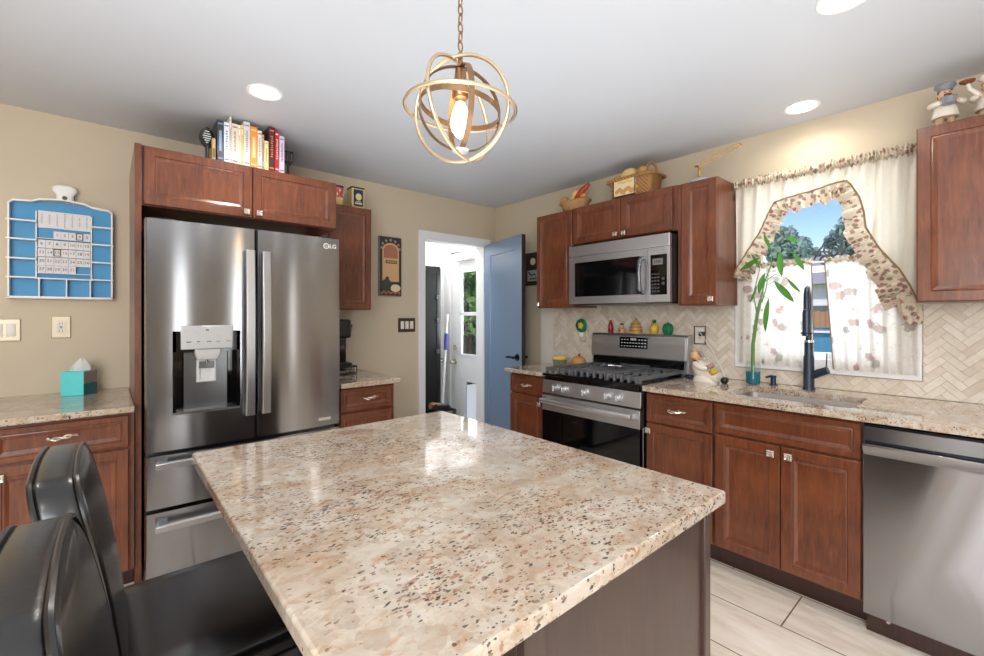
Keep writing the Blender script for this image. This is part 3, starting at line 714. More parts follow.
# burners and grates
bu = B()
for x, y, r in ((.16, .14, .05), (.16, .44, .04), (.62, .14, .055), (.62, .44, .04)): bu.lathe([(.001, .914), (r, .914), (r, .922), (r * .8, .928), (r * .75, .934), (.001, .936)], 20, (x, y, 0))
bu.lathe([(.001, .914), (.04, .914), (.04, .93), (.001, .932)], 20, (.39, .29, 0)); bu.build('burners', 'black', rg_)
def grate(x0, x1):
    g = B(); z0, z1 = .936, .954; r = .0075
    for x in (x0 + .012, x1 - .012): g.box(x - r, x + r, .022, .575, z0 - .004, z1)
    for y in (.022, .30, .568): g.box(x0 + .006, x1 - .006, y - r, y + r, z0 - .004, z1)
    n = 4
    for i in range(n):
        x = x0 + (x1 - x0) * (i + .5) / n; g.box(x - r, x + r, .008, .14, z0, z1 + .004); g.box(x - r, x + r, .19, .26, z0, z1); g.box(x - r, x + r, .33, .41, z0, z1); g.box(x - r, x + r, .46, .58, z0, z1)
    for x in (x0 + .012, x1 - .012):
        for y in (.022, .568): g.box(x - .009, x + .009, y - .009, y + .009, .9142, z0)
    for i in range(5):
        x = x0 + .024 + (x1 - x0 - .048) * i / 4; g.box(x - .0075, x + .0075, -.002, .020, z0 - .018, z1 + .006)
    g.build('grate', 'iron', rg_, .0025)
grate(.012, .262); grate(.516, .766)
g = B().box(.268, .510, .02, .575, .946, .956)
for x in (.272, .506):
    for y in (.03, .56): g.box(x - .004, x + .01 if x < .3 else x + .004, y - .008, y + .008, .9142, .946)
for i in range(5):
    x = .29 + .198 * i / 4; g.box(x - .0075, x + .0075, -.002, .0205, .920, .960)
g.box(.268, .510, .02, .032, .956, .964).box(.268, .510, .563, .575, .956, .964); g.build('griddle', 'iron', rg_, .003)
# back guard
b = B().rings([[(x, y, z) for y, z in ((.585, .915), (.655, .915), (.655, 1.188), (.600, 1.188), (.583, 1.172), (.575, 1.012), (.600, 1.010))] for x in (.0, RWD - .001)])
bg = b.build('back_guard', 'steel_soft', rg_, .004)
b = B().rings([[(x, y, z) for y, z in ((.5745, 1.016), (.5815, 1.168), (.5775, 1.168), (.5695, 1.016))] for x in (.012, RWD - .013)]); b.build('guard_face', 'steel_soft', bg, .001)
b = B().box(.02, RWD - .02, .578, .5845, .9155, 1.009); b.build('vent_slot', 'black_gloss', bg)
sl = math.atan2(.008, .152)
B().at((.262, .5718, 1.080), (-sl, 0, 0)).box(0, .232, -.0035, .001, 0, .084).build('display', 'black_gloss', bg)
b = B().at((.262, .5718, 1.080), (-sl, 0, 0))
for r in range(3):
    for c in range(9):
        if r == 2 and 2 < c < 6: continue
        b.box(.014 + c * .024, .026 + c * .024, -.0042, -.003, .014 + r * .024, .0185 + r * .024)

for i in range(4): b.box(.094 + i * .012, .101 + i * .012, -.0042, -.003, .060, .074)
b.build('display_marks', 'white', bg)

# ================================================================== dishwasher
dw = thing('dishwasher', 'stainless dishwasher with a pocket handle right of the sink cabinet', 'dishwasher', (2.36, .376, 0), RW)
B().box(.003, .612, .03, .62, .095, .868).build('body', 'black', dw)
B().box(.004, .61, -.001, .028, .808, .866).build('control_strip', 'steel_dark', dw, .002)
b = B(); P = [(.0, .095), (.0, .752), (-.020, .776), (-.022, .798), (.004, .798), (.010, .806), (.028, .806), (.028, .095)]
b.rings([[(x, y, z) for y, z in P] for x in (.003, .612)]); b.build('door', 'steel', dw, .002)
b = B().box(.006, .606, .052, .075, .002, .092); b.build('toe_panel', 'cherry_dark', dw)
b = B(); b.cyl((.055, .0525, .074), (.055, .049, .074), .004, 8).cyl((.075, .0525, .066), (.075, .049, .066), .007, 8); b.build('screw_heads', 'nickel', dw)

# ================================================================== counter stools
def stool():
    t = thing('counter_stool', 'black leather counter stool nearest the viewer, its seat mostly hidden', 'stool', (.20, .73, 0))
    rg = []
    for z, i in ((.585, .004), (.595, 0), (.638, -.004), (.655, .004), (.664, .022), (.668, .07)):
        rg.append(rrect(-.205 + i, .205 - i, -.205 + i, .205 - i, max(.012, .035 - i * .2), z, 5))
    sb = B().rings(rg).build('seat', 'leather', t, ang=60)
    B().tube(rrect(-.207, .207, -.207, .207, .035, .600, 5), .004, 6, loop=True).build('piping', 'leather', sb)
    # back: leans away from the seat, with well rounded top corners
    def outline(ins, n=10):
        hw = .205 - ins; zt = 1.040 - ins; rc = .085 - ins * .5; L = []
        for i in range(9): L.append((hw + .008 * math.sin(PI * i / 8), .585 + (zt - rc - .585) * i / 8))
        for i in range(1, n + 1): a_ = i / n * PI / 2; L.append((hw - rc + rc * math.cos(a_), zt - rc + rc * math.sin(a_)))
        for i in range(1, 5): y_ = (hw - rc) * (1 - i / 4); L.append((y_, zt + .006 * (1 - (y_ / (hw - rc)) ** 2)))
        return L
    lean = lambda z: -.205 - .012 * (z - .59) / .45 - .055 * ((z - .59) / .45) ** 2
    b = B()
    def ringx(dx, ins):
        L = outline(ins); full = L + [(-y, z) for y, z in L[-2::-1]]
        return [(lean(z) + dx, y, z) for y, z in full]
    TH = .033
    rg = [ringx(-TH, .014), ringx(-TH * .85, .004), ringx(-TH * .5, 0), ringx(TH * .5, 0), ringx(TH * .85, .004), ringx(TH, .014)]
    b.rings(rg, cap0=False, cap1=False)
    for r_, dm in ((rg[0], -.008), (rg[-1], .008)):
        k = len(r_); h_ = (k - 1) // 2; cols = 8; vs = []; fs = []
        for i in range(h_ + 1):
            p, q = r_[i], r_[k - 1 - i]
            for j in range(cols + 1):
                f_ = j / cols; vs.append((p[0] + dm * math.sin(PI * f_) * min(1, (h_ - i) / 5), p[1] + (q[1] - p[1]) * f_, p[2] + (q[2] - p[2]) * f_))
        for i in range(h_):
            for j in range(cols): fs.append((i * (cols + 1) + j, (i + 1) * (cols + 1) + j, (i + 1) * (cols + 1) + j + 1, i * (cols + 1) + j + 1))
        b.add(vs, fs)
    bk = b.build('backrest', 'leather', t, ang=75)
    b = B()
    for s in (-1, 1): b.tube(ringx(s * TH * .88, .002), .0042, 6)
    b.build('piping', 'leather', bk)
    for sx in (-1, 1):
        for sy in (-1, 1):
            b = B(); k = .024; a = .018
            top = (sx * .165, sy * .165); bot = (sx * .19, sy * .19)
            b.rings([[(c[0] - r, c[1] - r, z), (c[0] + r, c[1] - r, z), (c[0] + r, c[1] + r, z), (c[0] - r, c[1] + r, z)] for c, r, z in ((bot, a, 0), (top, k, .585))])
            b.build('leg', 'stool_wood', t, .003)
    for z, sx in ((.22, 1), (.30, -1)):
        B().box(sx * .178 - .010, sx * .178 + .010, -.165, .165, z, z + .035).build('stretcher', 'stool_wood', t, .003)
    for sy in (-1, 1): B().box(-.165, .165, sy * .178 - .010, sy * .178 + .010, .26, .295).build('stretcher', 'stool_wood', t, .003)
    return t
st = stool()
copy_thing(st, (.20, 1.21, 0), 0, 'black leather counter stool farther along the island, its seat in view')

# ================================================================== pendant lamp
PX, PY, PZ = .785, 1.045, 1.93
t = thing('pendant_lamp', 'gold orb pendant lamp on a chain over the island', 'pendant lamp', (PX, PY, PZ))
def ring(b, r, tilt, az, rt, flat=None, n=56, seg=10):
    mt = Euler((0, 0, az)).to_matrix() @ Euler((tilt, 0, 0)).to_matrix()
    if flat is None:
        b.tube([tuple(mt @ Vector((r * math.cos(a * 2 * PI / n), r * math.sin(a * 2 * PI / n), 0))) for a in range(n)], rt, seg, loop=True)
    else:
        rg = []
        for a in range(n):
            c, s_ = math.cos(a * 2 * PI / n), math.sin(a * 2 * PI / n)
            rg.append([tuple(mt @ Vector(((r + dr) * c, (r + dr) * s_, dz))) for dr, dz in ((0, -flat), (.0025, -flat), (.0025, flat), (0, flat))])
        b.rings(rg, loop=True)
b = B(); ring(b, .163, .05, .4, .0055); b.build('orbit_ring', 'gold', t)
b = B(); ring(b, .150, PI / 2 - .12, math.radians(18), .0055); b.build('orbit_ring', 'gold', t)
b = B(); ring(b, .150, PI / 2 + .10, math.radians(-62), .0055); b.build('orbit_ring', 'gold', t)
b = B(); ring(b, .122, PI / 2, math.radians(-20), 0, .008); b.build('inner_band', 'bronze', t)
b = B(); ring(b, .119, PI / 2, math.radians(68), 0, .008); b.build('inner_band', 'bronze', t)
b = B(); ring(b, .1165, .16, math.radians(60), 0, .008); b.build('inner_band', 'bronze', t)
b = B().cyl((0, 0, .165), (0, 0, .05), .007, 10).lathe([(.004, .12), (.016, .115), (.018, .09), (.022, .075), (.024, .05), (.024, .035), (.02, .03)], 20); b.build('socket', 'bronze', t)
b = B().lathe([(.004, -.128), (.022, -.126), (.026, -.121), (.006, -.112)], 20); b.build('bottom_cap', 'white', t)
bl = B().lathe([(.013, .032), (.015, .02), (.022, .004), (.031, -.022), (.034, -.044), (.029, -.066), (.017, -.084), (.003, -.094)], 20, cap0=False).build('bulb', 'glass', t)
B().lathe([(.002, .024), (.012, .018), (.020, .0), (.027, -.024), (.030, -.045), (.025, -.064), (.013, -.080), (.002, -.088)], 20).build('glow', 'bulb_glow', bl)
b = B(); z = .170; k = 0
while z < ZC - PZ - .04:
    pts = [(.0075 * math.cos(a * PI / 7), 0, .013 * math.sin(a * PI / 7) * 1.25 + .0) for a in range(14)]
    rot = k % 2 * PI / 2
    b.tube([(x * math.cos(rot), x * math.sin(rot), z + zz + .016) for x, y, zz in pts], .0024, 6, loop=True); z += .0265; k += 1
b.build('chain', 'bronze', t)
B().lathe([(.004, ZC - PZ - .035), (.05, ZC - PZ - .02), (.062, ZC - PZ - .001)], 24).build('ceiling_canopy', 'bronze', t)
def point(name, loc, power, color, r=.03):
    d = bpy.data.lights.new(name, 'POINT'); d.energy = power; d.color = color; d.shadow_soft_size = r
    o = bpy.data.objects.new(name, d); COL.objects.link(o); o.location = loc; return o
point('pendant_light', (PX, PY, PZ - .03), 7, (1, .86, .68), .02)

# recessed ceiling lights
spots = [((.593, 2.412), 'recessed ceiling light above the refrigerator end of the room'),
         ((2.80, .697), 'recessed ceiling light above the sink window'),
         ((1.953, .360), 'recessed ceiling light at the top edge of the picture'),
         ((-.9, 2.3), 'recessed ceiling light over the far left counter'),
         ((.593, -.5), 'recessed ceiling light behind the viewer'), ((-1.1, .2), 'recessed ceiling light by the side window'),
         ((1.95, -1.5), 'recessed ceiling light near the patio door')]
for (x, y), lab in spots:
    t = thing('recessed_light', lab, 'ceiling light', (x, y, ZC), 0, 'recessed ceiling lights')
    B().lathe([(.068, -.001), (.082, -.001), (.084, -.004), (.080, -.008), (.068, -.006)], 32, cap0=False, cap1=False).build('trim_ring', 'white', t)
    B().lathe([(.001, -.004), (.067, -.004), (.067, -.0015), (.001, -.0015)], 32).build('lens', 'lamp', t)
    d = bpy.data.lights.new('recessed_lamp', 'AREA'); d.shape = 'DISK'; d.size = .12; d.energy = 1.3 if x > 2.5 else 2.6; d.color = (1, .96, .9); d.spread = math.radians(150)
    o = bpy.data.objects.new('recessed_lamp', d); COL.objects.link(o); o.location = (x, y, ZC - .012)
d = bpy.data.lights.new('mudroom_fill', 'AREA'); d.shape = 'DISK'; d.size = .3; d.energy = 7  # unseen fill light added to brighten the mudroom
o = bpy.data.objects.new('mudroom_fill', d); COL.objects.link(o); o.location = (2.62, 3.95, ZC - .02)

# ================================================================== switches, outlets, wall pieces
def plate(name, label, loc, rz, w, h, m, kind, n=1, cat='switch'):
    t = thing(name, label, cat, loc, rz)
    B().rect_rings(-w / 2, w / 2, -h / 2, h / 2, [(0, 0), (0, -.003), (.004, -.007)]).build('cover_plate', m, t)
    for i in range(n):
        x = (i - (n - 1) / 2) * .046
        if kind == 'rocker': B().rect_rings(x - .0165, x + .0165, -.034, .034, [(0, -.0065), (0, -.009), (.003, -.011)]).build('rocker', 'ivory', t)
        else:
            o = B().rect_rings(x - .0165, x + .0165, -.034, .034, [(0, -.0065), (0, -.010)]).build('receptacle', 'ivory', t)
            b = B()
            for z in (-.02, .02):
                for dx in (-.006, .006): b.box(x + dx - .0012, x + dx + .0012, -.0108, -.0095, z - .004, z + .005)
            for z in (-.004, .004): b.box(x - .006, x + .006, -.0112, -.0095, z - .002, z + .002)
            b.build('slots', 'black', o)
    return t
plate('light_switch', 'almond two-gang light switch on the left wall under the calendar', (-.411, YF, 1.245), 0, .118, .12, 'almond', 'rocker', 2)
plate('wall_outlet', 'almond outlet above the left counter, over the tissue box', (-.197, YF, 1.258), 0, .08, .124, 'almond', 'out', 1, 'outlet')
plate('light_switch', 'bronze three-gang light switch by the doorway', (2.0, YF, 1.240), 0, .17, .124, 'plate_brown', 'rocker', 3)
t = plate('wall_outlet', 'dark framed outlet with a black plug, right of the range', (XR - .012, 1.338, 1.19), RW, .066, .112, 'ivory', 'out', 1, 'outlet')
b = B()
for a in ((-.039, -.0335, -.062, .062), (.0335, .039, -.062, .062), (-.0335, .0335, -.062, -.0565), (-.0335, .0335, .0565, .062)): b.box(a[0], a[1], -.006, 0, a[2], a[3])
b.build('border', 'plate_brown', t)
B().box(.012, .042, -.045, -.011, -.004, .024).build('plug', 'black', t, .004)
B().tube([(.02, -.045, .02), (.05, -.05, -.02), (.09, -.03, -.09), (.14, -.02, -.19), (.17, -.02, -.262)], .0022, 6).build('plug_cord', 'white', t)
# night light
t = plate('night_light', 'round green and yellow plug-in night light beside the range', (XR - .012, 2.311, 1.150), RW, .075, .10, 'almond', 'out', 1, 'night light')
M['green'] = plain('glossy_green_glaze', (24, 120, 70), .12); M['yellow'] = plain('yellow_glaze', (236, 190, 62), .15)
b = B().at((.0, -.03, .09), (PI / 2, 0, 0)).lathe([(.002, -.010), (.045, -.008), (.058, 0), (.045, .008), (.002, .012)], 28); b.at().build('shade', 'green', t)
b = B()
for k in range(5):
    a = k * 2 * PI / 5; b.ball((.018 * math.cos(a), -.041, .09 + .018 * math.sin(a)), .012, 10, 6, (1, .35, 1))
b.ball((0, -.043, .09), .010, 10, 6, (1, .4, 1)); b.build('flower_motif', 'yellow', t)
b = B().box(-.02, .02, -.03, -.0105, -.005, .035).tube([(-.02, -.028, .03), (-.025, -.028, .05)], .003, 6).tube([(.02, -.028, .03), (.028, -.028, .06)], .003, 6); b.build('plug', 'white', t, .003)

# wall calendar: white shelf frame with blue compartments, block month in the middle
M['cal_blue'] = plain('calendar_blue', (66, 146, 194), .5); M['cal_card'] = plain('calendar_card', (222, 220, 220), .5); M['ink'] = plain('dark_ink', (86, 84, 86), .6); M['red_ink'] = plain('red_ink', (190, 84, 78), .6)
t = thing('perpetual_calendar', 'white and blue wall calendar with little shelves above the left outlet', 'calendar', (-.397, YF - .001, 1.418))
CW = .419; CD = -.05
B().prism([(.004, .004), (CW - .004, .004), (CW - .004, .508), (CW * .82, .520), (CW * .5, .534), (CW * .18, .520), (.004, .508)], -.012, 0).build('back_panel', 'cal_blue', t)
b = B().box(0, .008, CD, 0, 0, .500).box(CW - .008, CW, CD, 0, 0, .495).box(0, CW, CD, 0, 0, .009).box(-.004, CW + .004, CD - .004, 0, -.004, 0)
for z in (.105, .205, .308, .408): b.box(-.006, .107, CD - .004, -.012, z, z + .008)
for z in (.105, .205, .308, .408): b.box(.327, CW + .004, CD - .004, -.012, z, z + .008)
b.box(.10, .335, CD, -.012, .103, .110)
for x in (.117, .224, .322): b.box(x - .003, x + .003, CD, -.012, .009, .104)
for x in (.104, .326): b.box(x - .003, x + .003, -.028, -.012, .112, .472)
pr = [(0, .490), (.02, .510), (.09, .515), (.12, .530), (.21, .540), (.30, .530), (.33, .515), (.40, .508), (CW, .490)]
b.rings([[(x, CD, z), (x, 0, z), (x, 0, z + .010), (x, CD, z + .010)] for x, z in pr])
b.build('shelf_frame', 'white', t, .0015)
B().box(.110, .322, -.020, -.012, .385, .478).build('weekday_card', 'cal_card', t)
rows = [(.329, 2, 7), (.278, 0, 7), (.231, 0, 7), (.184, 0, 7), (.139, 0, 5)]
b = B(); ink = B(); red = B(); cw = .212 / 7; day = 1
for z, c0, c1 in rows:
    b.box(.106, .326, -.034, -.012, z - .004, z)
    for c in range(c0, c1):
        x0 = .110 + c * cw; b.box(x0 + .0008, x0 + cw - .0008, -.030, -.018, z, z + .040)
        (red if day in (16, 19, 31) else ink).text(str(day), .022, (x0 + cw / 2, -.0306, z + .020)); day += 1
b.build('day_blocks', 'cal_card', t)
for c, wd in enumerate(('SUNDAY', 'MONDAY', 'TUESDAY', 'WEDNESDAY', 'THURSDAY', 'FRIDAY', 'SATURDAY')): ink.text('\n'.join(wd), .0095, (.110 + (c + .5) * cw, -.0206, .432))
ink.build('lettering', 'ink', t); red.build('red_lettering', 'red_ink', t)
for c, z in ((5, .329), (2, .231)):
    x0 = .110 + c * cw; b = B()
    for a in ((x0, x0 + cw, z, z + .004), (x0, x0 + cw, z + .036, z + .040), (x0, x0 + .004, z, z + .04), (x0 + cw - .004, x0 + cw, z, z + .04)): b.box(a[0], a[1], -.034, -.0301, a[2], a[3])
    b.build('date_marker', 'plate_brown', t)
h = B().rings([[(x + .217, y * .6 - .030, z) for x, y, _ in rrect(-w_, w_, -.03, .03, .025, 0, 5)] for w_, z in ((.034, .541), (.036, .575), (.045, .585), (.052, .600), (.050, .615), (.035, .624))]); h.build('chef_hat_ornament', 'white', t, ang=60)
b = B().at((.217, -.049, .556), (PI / 2, 0, 0)).lathe([(.001, 0), (.011, 0), (.011, .003), (.001, .003)], 16, cap0=True); b.at().build('hat_badge', 'ink', t)

# tissue box
M['aqua'] = plain('aqua_card', (96, 214, 216), .45); M['teal'] = plain('teal_card', (24, 138, 142), .45); M['grey_card'] = plain('grey_pattern_card', (176, 172, 170), .5); M['tissue'] = cloth('tissue_paper', (246, 244, 240), (236, 234, 230), .3)
t = thing('tissue_box', 'turquoise tissue box on the left granite counter', 'tissue box', (-.118, 3.315, .8925), math.radians(-24))
b = B().mat(0).box(-.05, .05, -.065, .065, 0, .128); b.build('box', 'aqua', t, .002)
b = B().box(.0502, .0512, -.064, .064, .002, .062); b.build('teal_side', 'teal', t)
b = B().rings([[(x, -.064, .0625), (x, .064, .0625), (x, .064, .126), (x, -.064, .126), (x, -.064, .10), (x, -.03, .085), (x, .0, .09), (x, .03, .08)] for x in (.0502, .0510)]); b = B().prism([(-.064, .066), (-.02, .058), (.02, .064), (.064, .054), (.064, .126), (-.064, .126)], 0, .001)
b.build('grey_side', 'grey_card', t, loc=(.0502, 0, 0), rz=PI / 2).location = (.0515, 0, 0)
def tis(u, v):
    a = u * 2 * PI; r = .034 * (1 - v) * (1 + .3 * math.sin(a * 3)) + .004 + .012 * math.sin(v * 3); return (r * math.cos(a) * 1.1 + .012 * v, r * math.sin(a) * .5, .127 + v * .062 + .01 * math.sin(a * 2) * v)
B().grid(tis, 28, 8).build('tissue', 'tissue', t)

# tall kitchen sign left of the doorway
M['sign_dark'] = plain('sign_dark_scroll', (62, 50, 44), .5); M['sign_tan'] = paint('sign_parchment', (208, 170, 122), .5); M['sign_red'] = plain('sign_rust', (170, 112, 84), .5); M['sign_green'] = plain('sign_bottle_green', (58, 70, 56), .5); M['sign_cream'] = plain('sign_cream', (226, 206, 172), .5); M['sign_side'] = plain('sign_grey_edge', (150, 146, 138), .5)
t = thing('wall_sign', 'tall narrow kitchen picture board with parchment centre, left of the doorway', 'wall sign', (1.828, YF - .001, 1.744))
B().box(-.104, .104, -.028, 0, -.254, .254).build('board', 'sign_side', t, .002)
B().box(-.101, .101, -.0295, -.0282, -.250, .250).build('dark_border', 'sign_dark', t)
arch = [(-.078, -.13), (.078, -.13)] + [(.078 * math.cos(a * PI / 12), .14 + .06 * math.sin(a * PI / 12)) for a in range(13)]
B().prism(arch, -.031, -.0296).build('parchment', 'sign_tan', t)
B().prism([(.066 * math.cos(a * PI / 10), .135 + .05 * math.sin(a * PI / 10)) for a in range(11)] + [(-.066, .07), (.066, .07)], -.0318, -.0311).build('rust_arch', 'sign_red', t)
B().box(-.048, .058, -.0325, -.0312, .025, .052).build('name_bar', 'sign_dark', t)
b = B()
for i in range(6): b.box(-.040 + i * .016, -.030 + i * .016, -.0332, -.0326, .032, .046)
b.build('name_marks', 'sign_tan', t)
b = B().at((-.04, -.0305, -.165), (PI / 2, 0, 0), (1, 1.1, 1)).lathe([(.002, 0), (.052, 0), (.05, .002), (.002, .004)], 18); b.at((-.035, -.0305, -.105), (PI / 2, 0, 0)).lathe([(.002, 0), (.018, 0), (.018, .003), (.002, .004)], 12); b.at().build('green_jug', 'sign_green', t)
b = B().at((.045, -.0305, -.185), (PI / 2, 0, 0), (1.1, .75, 1)).lathe([(.002, 0), (.045, 0), (.042, .003), (.002, .005)], 18); b.at().build('cream_bowl', 'sign_cream', t)
b = B()
for i in range(9): b.at((-.085 + i * .021, -.0305, -.228 + .01 * (i % 2)), (PI / 2, 0, 0)).lathe([(.002, 0), (.011, 0), (.010, .003), (.002, .004)], 10)
b.at().build('fruit_row', 'sign_red', t)
b = B()
for i in range(7):
    a = PI * i / 6; b.at((.085 * math.cos(a), -.0295, .155 + .07 * math.sin(a)), (PI / 2, 0, 0)).lathe([(.002, 0), (.012, 0), (.010, .002), (.002, .003)], 10)
b.at().build('scroll_ornament', 'sign_side', t)

# small dark plaque between the open door and the wall cabinet
t = thing('wall_plaque', 'small dark framed plaque behind the open door, by the wall cabinet', 'wall plaque', (XR - .001, 2.90, 1.765), RW)
B().rect_rings(-.11, .11, -.154, .154, [(0, 0), (0, -.014), (.004, -.018), (.016, -.016), (.020, -.010)]).build('frame', 'sign_dark', t)
b = B().at((.0, -.0105, .07), (PI / 2, 0, 0)).lathe([(.002, 0), (.034, 0), (.032, .004), (.002, .005)], 24); b.at().build('medallion', 'sign_cream', t)
B().box(-.07, .075, -.0125, -.0105, -.115, -.012).build('picture', 'grey_card', t)
b = B().tube([(-.05, -.014, -.03), (-.02, -.014, -.06), (.03, -.014, -.05), (.05, -.014, -.09), (-.03, -.014, -.095)], .007, 6); b.build('scroll_relief', 'sign_dark', t)

# ================================================================== books on the refrigerator cabinet
def pm(rgb, rough=.5):
    k = 'c%02x%02x%02x%d' % (*rgb, int(rough * 100))
    if k not in M: M[k] = plain('colour_' + k[1:7], rgb, rough)
    return k
ZB = 2.1706
M['pages'] = plain('page_edges', (232, 222, 200), .8)
BK_ = [  # x0, width, height, depth, spine colour, lettering colour, text, label
 (.452, .030, .226, .19, (56, 52, 56), (120, 160, 205), '', 'dark backed book with blue edge, second from the black spoon'),
 (.484, .026, .222, .18, (222, 226, 232), (70, 130, 190), 'COOK', 'white spined book with a blue border beside the dark backed book'),
 (.5115, .009, .262, .17, (232, 226, 214), (170, 160, 150), '', 'tallest very thin off-white book rising above the row'),
 (.522, .031, .226, .17, (226, 212, 190), (150, 100, 84), 'RECIPES', 'thick cream book with spiral-like print, right of the thin tall one'),
 (.5545, .011, .224, .17, (238, 234, 226), (190, 180, 170), '', 'slim white book left of the slim yellow one'),
 (.567, .012, .230, .17, (238, 214, 140), (200, 160, 80), '', 'slim pale yellow book left of the grey and white book'),
 (.5805, .033, .254, .18, (214, 210, 206), (140, 136, 140), 'BAKING', 'thick grey and white book left of the orange book'),
 (.615, .036, .236, .18, (236, 146, 56), (250, 210, 150), '', 'bright orange book in the middle of the row'),
 (.6525, .022, .222, .16, (232, 220, 208), (178, 70, 60), 'DINNER', 'white book with red print right of the orange book'),
 (.676, .011, .204, .16, (176, 164, 152), (120, 110, 100), '', 'slim grey-brown book between two pale books'),
 (.6885, .022, .172, .15, (240, 222, 160), (200, 170, 110), '', 'short cream yellow book left of the dark brown one'),
 (.7125, .032, .262, .19, (74, 38, 34), (224, 120, 80), 'GRILL', 'dark brown book with orange lettering'),
 (.7465, .021, .246, .18, (192, 40, 48), (240, 210, 200), 'MEALS', 'red book right of the dark brown book'),
 (.770, .028, .222, .17, (206, 200, 222), (140, 90, 150), 'SWEETS', 'lilac and white book at the right end of the row')]
for x0, w_, h_, dp, col, tc_, tx, lab in BK_:
    h_ = min(h_, ZC - ZB - .008)
    t = thing('book', 'upright ' + lab, 'book', (x0, 2.812, ZB), 0, 'cookbooks on the refrigerator cabinet')
    B().box(0, .0022, .002, dp, 0, h_).box(w_ - .0022, w_, .002, dp, 0, h_).box(0, w_, 0, .003, 0, h_).build('cover', pm(col, .4), t, .0008)
    B().box(.0024, w_ - .0024, .0032, dp - .004, .003, h_ - .003).build('pages', 'pages', t)
    b = B()
    if tx:                                              # a column of small printed strokes, unreadable as in the photo
        n_ = len(tx) * 2
        for i in range(n_): b.box(w_ * (.30 + .06 * (i % 3)), w_ * (.66 + .05 * (i % 2)), -.0008, .0002, h_ * (.32 + .5 * i / n_), h_ * (.32 + .5 * (i + .55) / n_))
    b.box(w_ * .12, w_ * .88, -.0008, .0002, h_ * .06, h_ * .09).box(w_ * .12, w_ * .88, -.0008, .0002, h_ * .90, h_ * .93)
    if not tx: b.box(w_ * .3, w_ * .7, -.0008, .0002, h_ * .25, h_ * .75)
    b.build('spine_print', pm(tc_, .5), t)
t = thing('recipe_card_box', 'short tan card folder between the black spoon and the books', 'card folder', (.432, 2.83, ZB))
B().box(0, .016, 0, .14, 0, .125).build('folder', pm((196, 168, 120)), t, .001); B().box(.002, .014, -.0008, .0, .02, .07).build('picture', pm((120, 96, 66)), t)
# black display spoon and spatula
t = thing('serving_spoon', 'big black slotted serving spoon standing left of the books', 'spoon', (.412, 2.862, ZB))
rg = []
for i in range(13):
    v = i / 12; z = .075 + .115 * v; hw = max(.0015, .037 * math.sin(PI * min(1, .06 + v * .94)) ** .6)
    rg.append([(hw * math.cos(a * PI / 8), .006 * math.sin(a * PI / 8) + .010 * math.sin(PI * v), z) for a in range(16)])
b = B().rings(rg); b.tube([(0, 0, .001), (0, 0, .05), (0, .002, .085)], [.009, .0075, .009], 10).lathe([(.002, 0), (.02, 0), (.018, .006), (.004, .010)], 14); b.build('spoon_body', 'black', t, ang=60)
b = B()
for i, (wd, z) in enumerate(((.020, .165), (.030, .152), (.038, .140), (.034, .128), (.022, .116), (.012, .104))): b.box(-wd / 2, wd / 2, -.0010, .0042, z - .0018, z + .0018)
b.build('white_print', 'white', t)
t = thing('spatula', 'black slotted spatula standing right of the books', 'spatula', (.838, 2.88, ZB))
b = B().tube([(0, 0, .001), (0, 0, .06), (.002, 0, .08)], [.008, .007, .008], 10).lathe([(.002, 0), (.018, 0), (.016, .006), (.004, .010)], 14)
b.prism([(-.008, .075), (.012, .075), (.030, .10), (.030, .104), (-.026, .104), (-.026, .10)], -.002, .002)
for i in range(5): b.box(-.026 + i * .013, -.022 + i * .013, -.002, .002, .10, .155)
b.box(-.026, .030, -.002, .002, .152, .166).build('spatula_body', 'black', t, .001)

# tins on the narrow wall cabinet
ZT = 2.1325
t = thing('coffee_can', 'round red and yellow patterned can on the narrow wall cabinet', 'can', (1.276, 3.20, ZT))
B().lathe([(.04, 0), (.042, .003), (.042, .055)], 24).build('lower_wrap', pm((226, 190, 120)), t); B().lathe([(.042, .0552), (.042, .128)], 24).build('upper_wrap', pm((196, 92, 82)), t)
B().lathe([(.043, .1282), (.043, .140), (.002, .141)], 24).build('lid', 'black', t)
b = B()
for i in range(7):
    a = -2.4 + i * .42; b.ball((.0415 * math.cos(a), .0415 * math.sin(a), .045 + .03 * (i % 3)), .011, 8, 6, (.5, .5, 1))
b.build('pattern', pm((240, 228, 206)), t)
t = thing('tea_tin', 'square gold and navy tin on the narrow wall cabinet', 'tin', (1.375, 3.175, ZT))
B().box(0, .098, 0, .09, 0, .148).build('box', pm((206, 184, 120), .3), t, .003); B().box(-.002, .100, -.002, .092, .1485, .158).build('lid', 'black', t, .002)
B().box(.014, .088, -.0012, -.0002, .014, .138).build('navy_label', pm((36, 48, 84), .35), t)
b = B().at((.052, -.0014, .085), (PI / 2, 0, 0), (1, 1.1, 1)).lathe([(.002, 0), (.024, 0), (.022, .002), (.002, .003)], 18); b.at().box(.024, .078, -.0022, -.0013, .030, .040).box(.03, .072, -.0022, -.0013, .046, .051).build('label_picture', pm((222, 206, 140)), t)

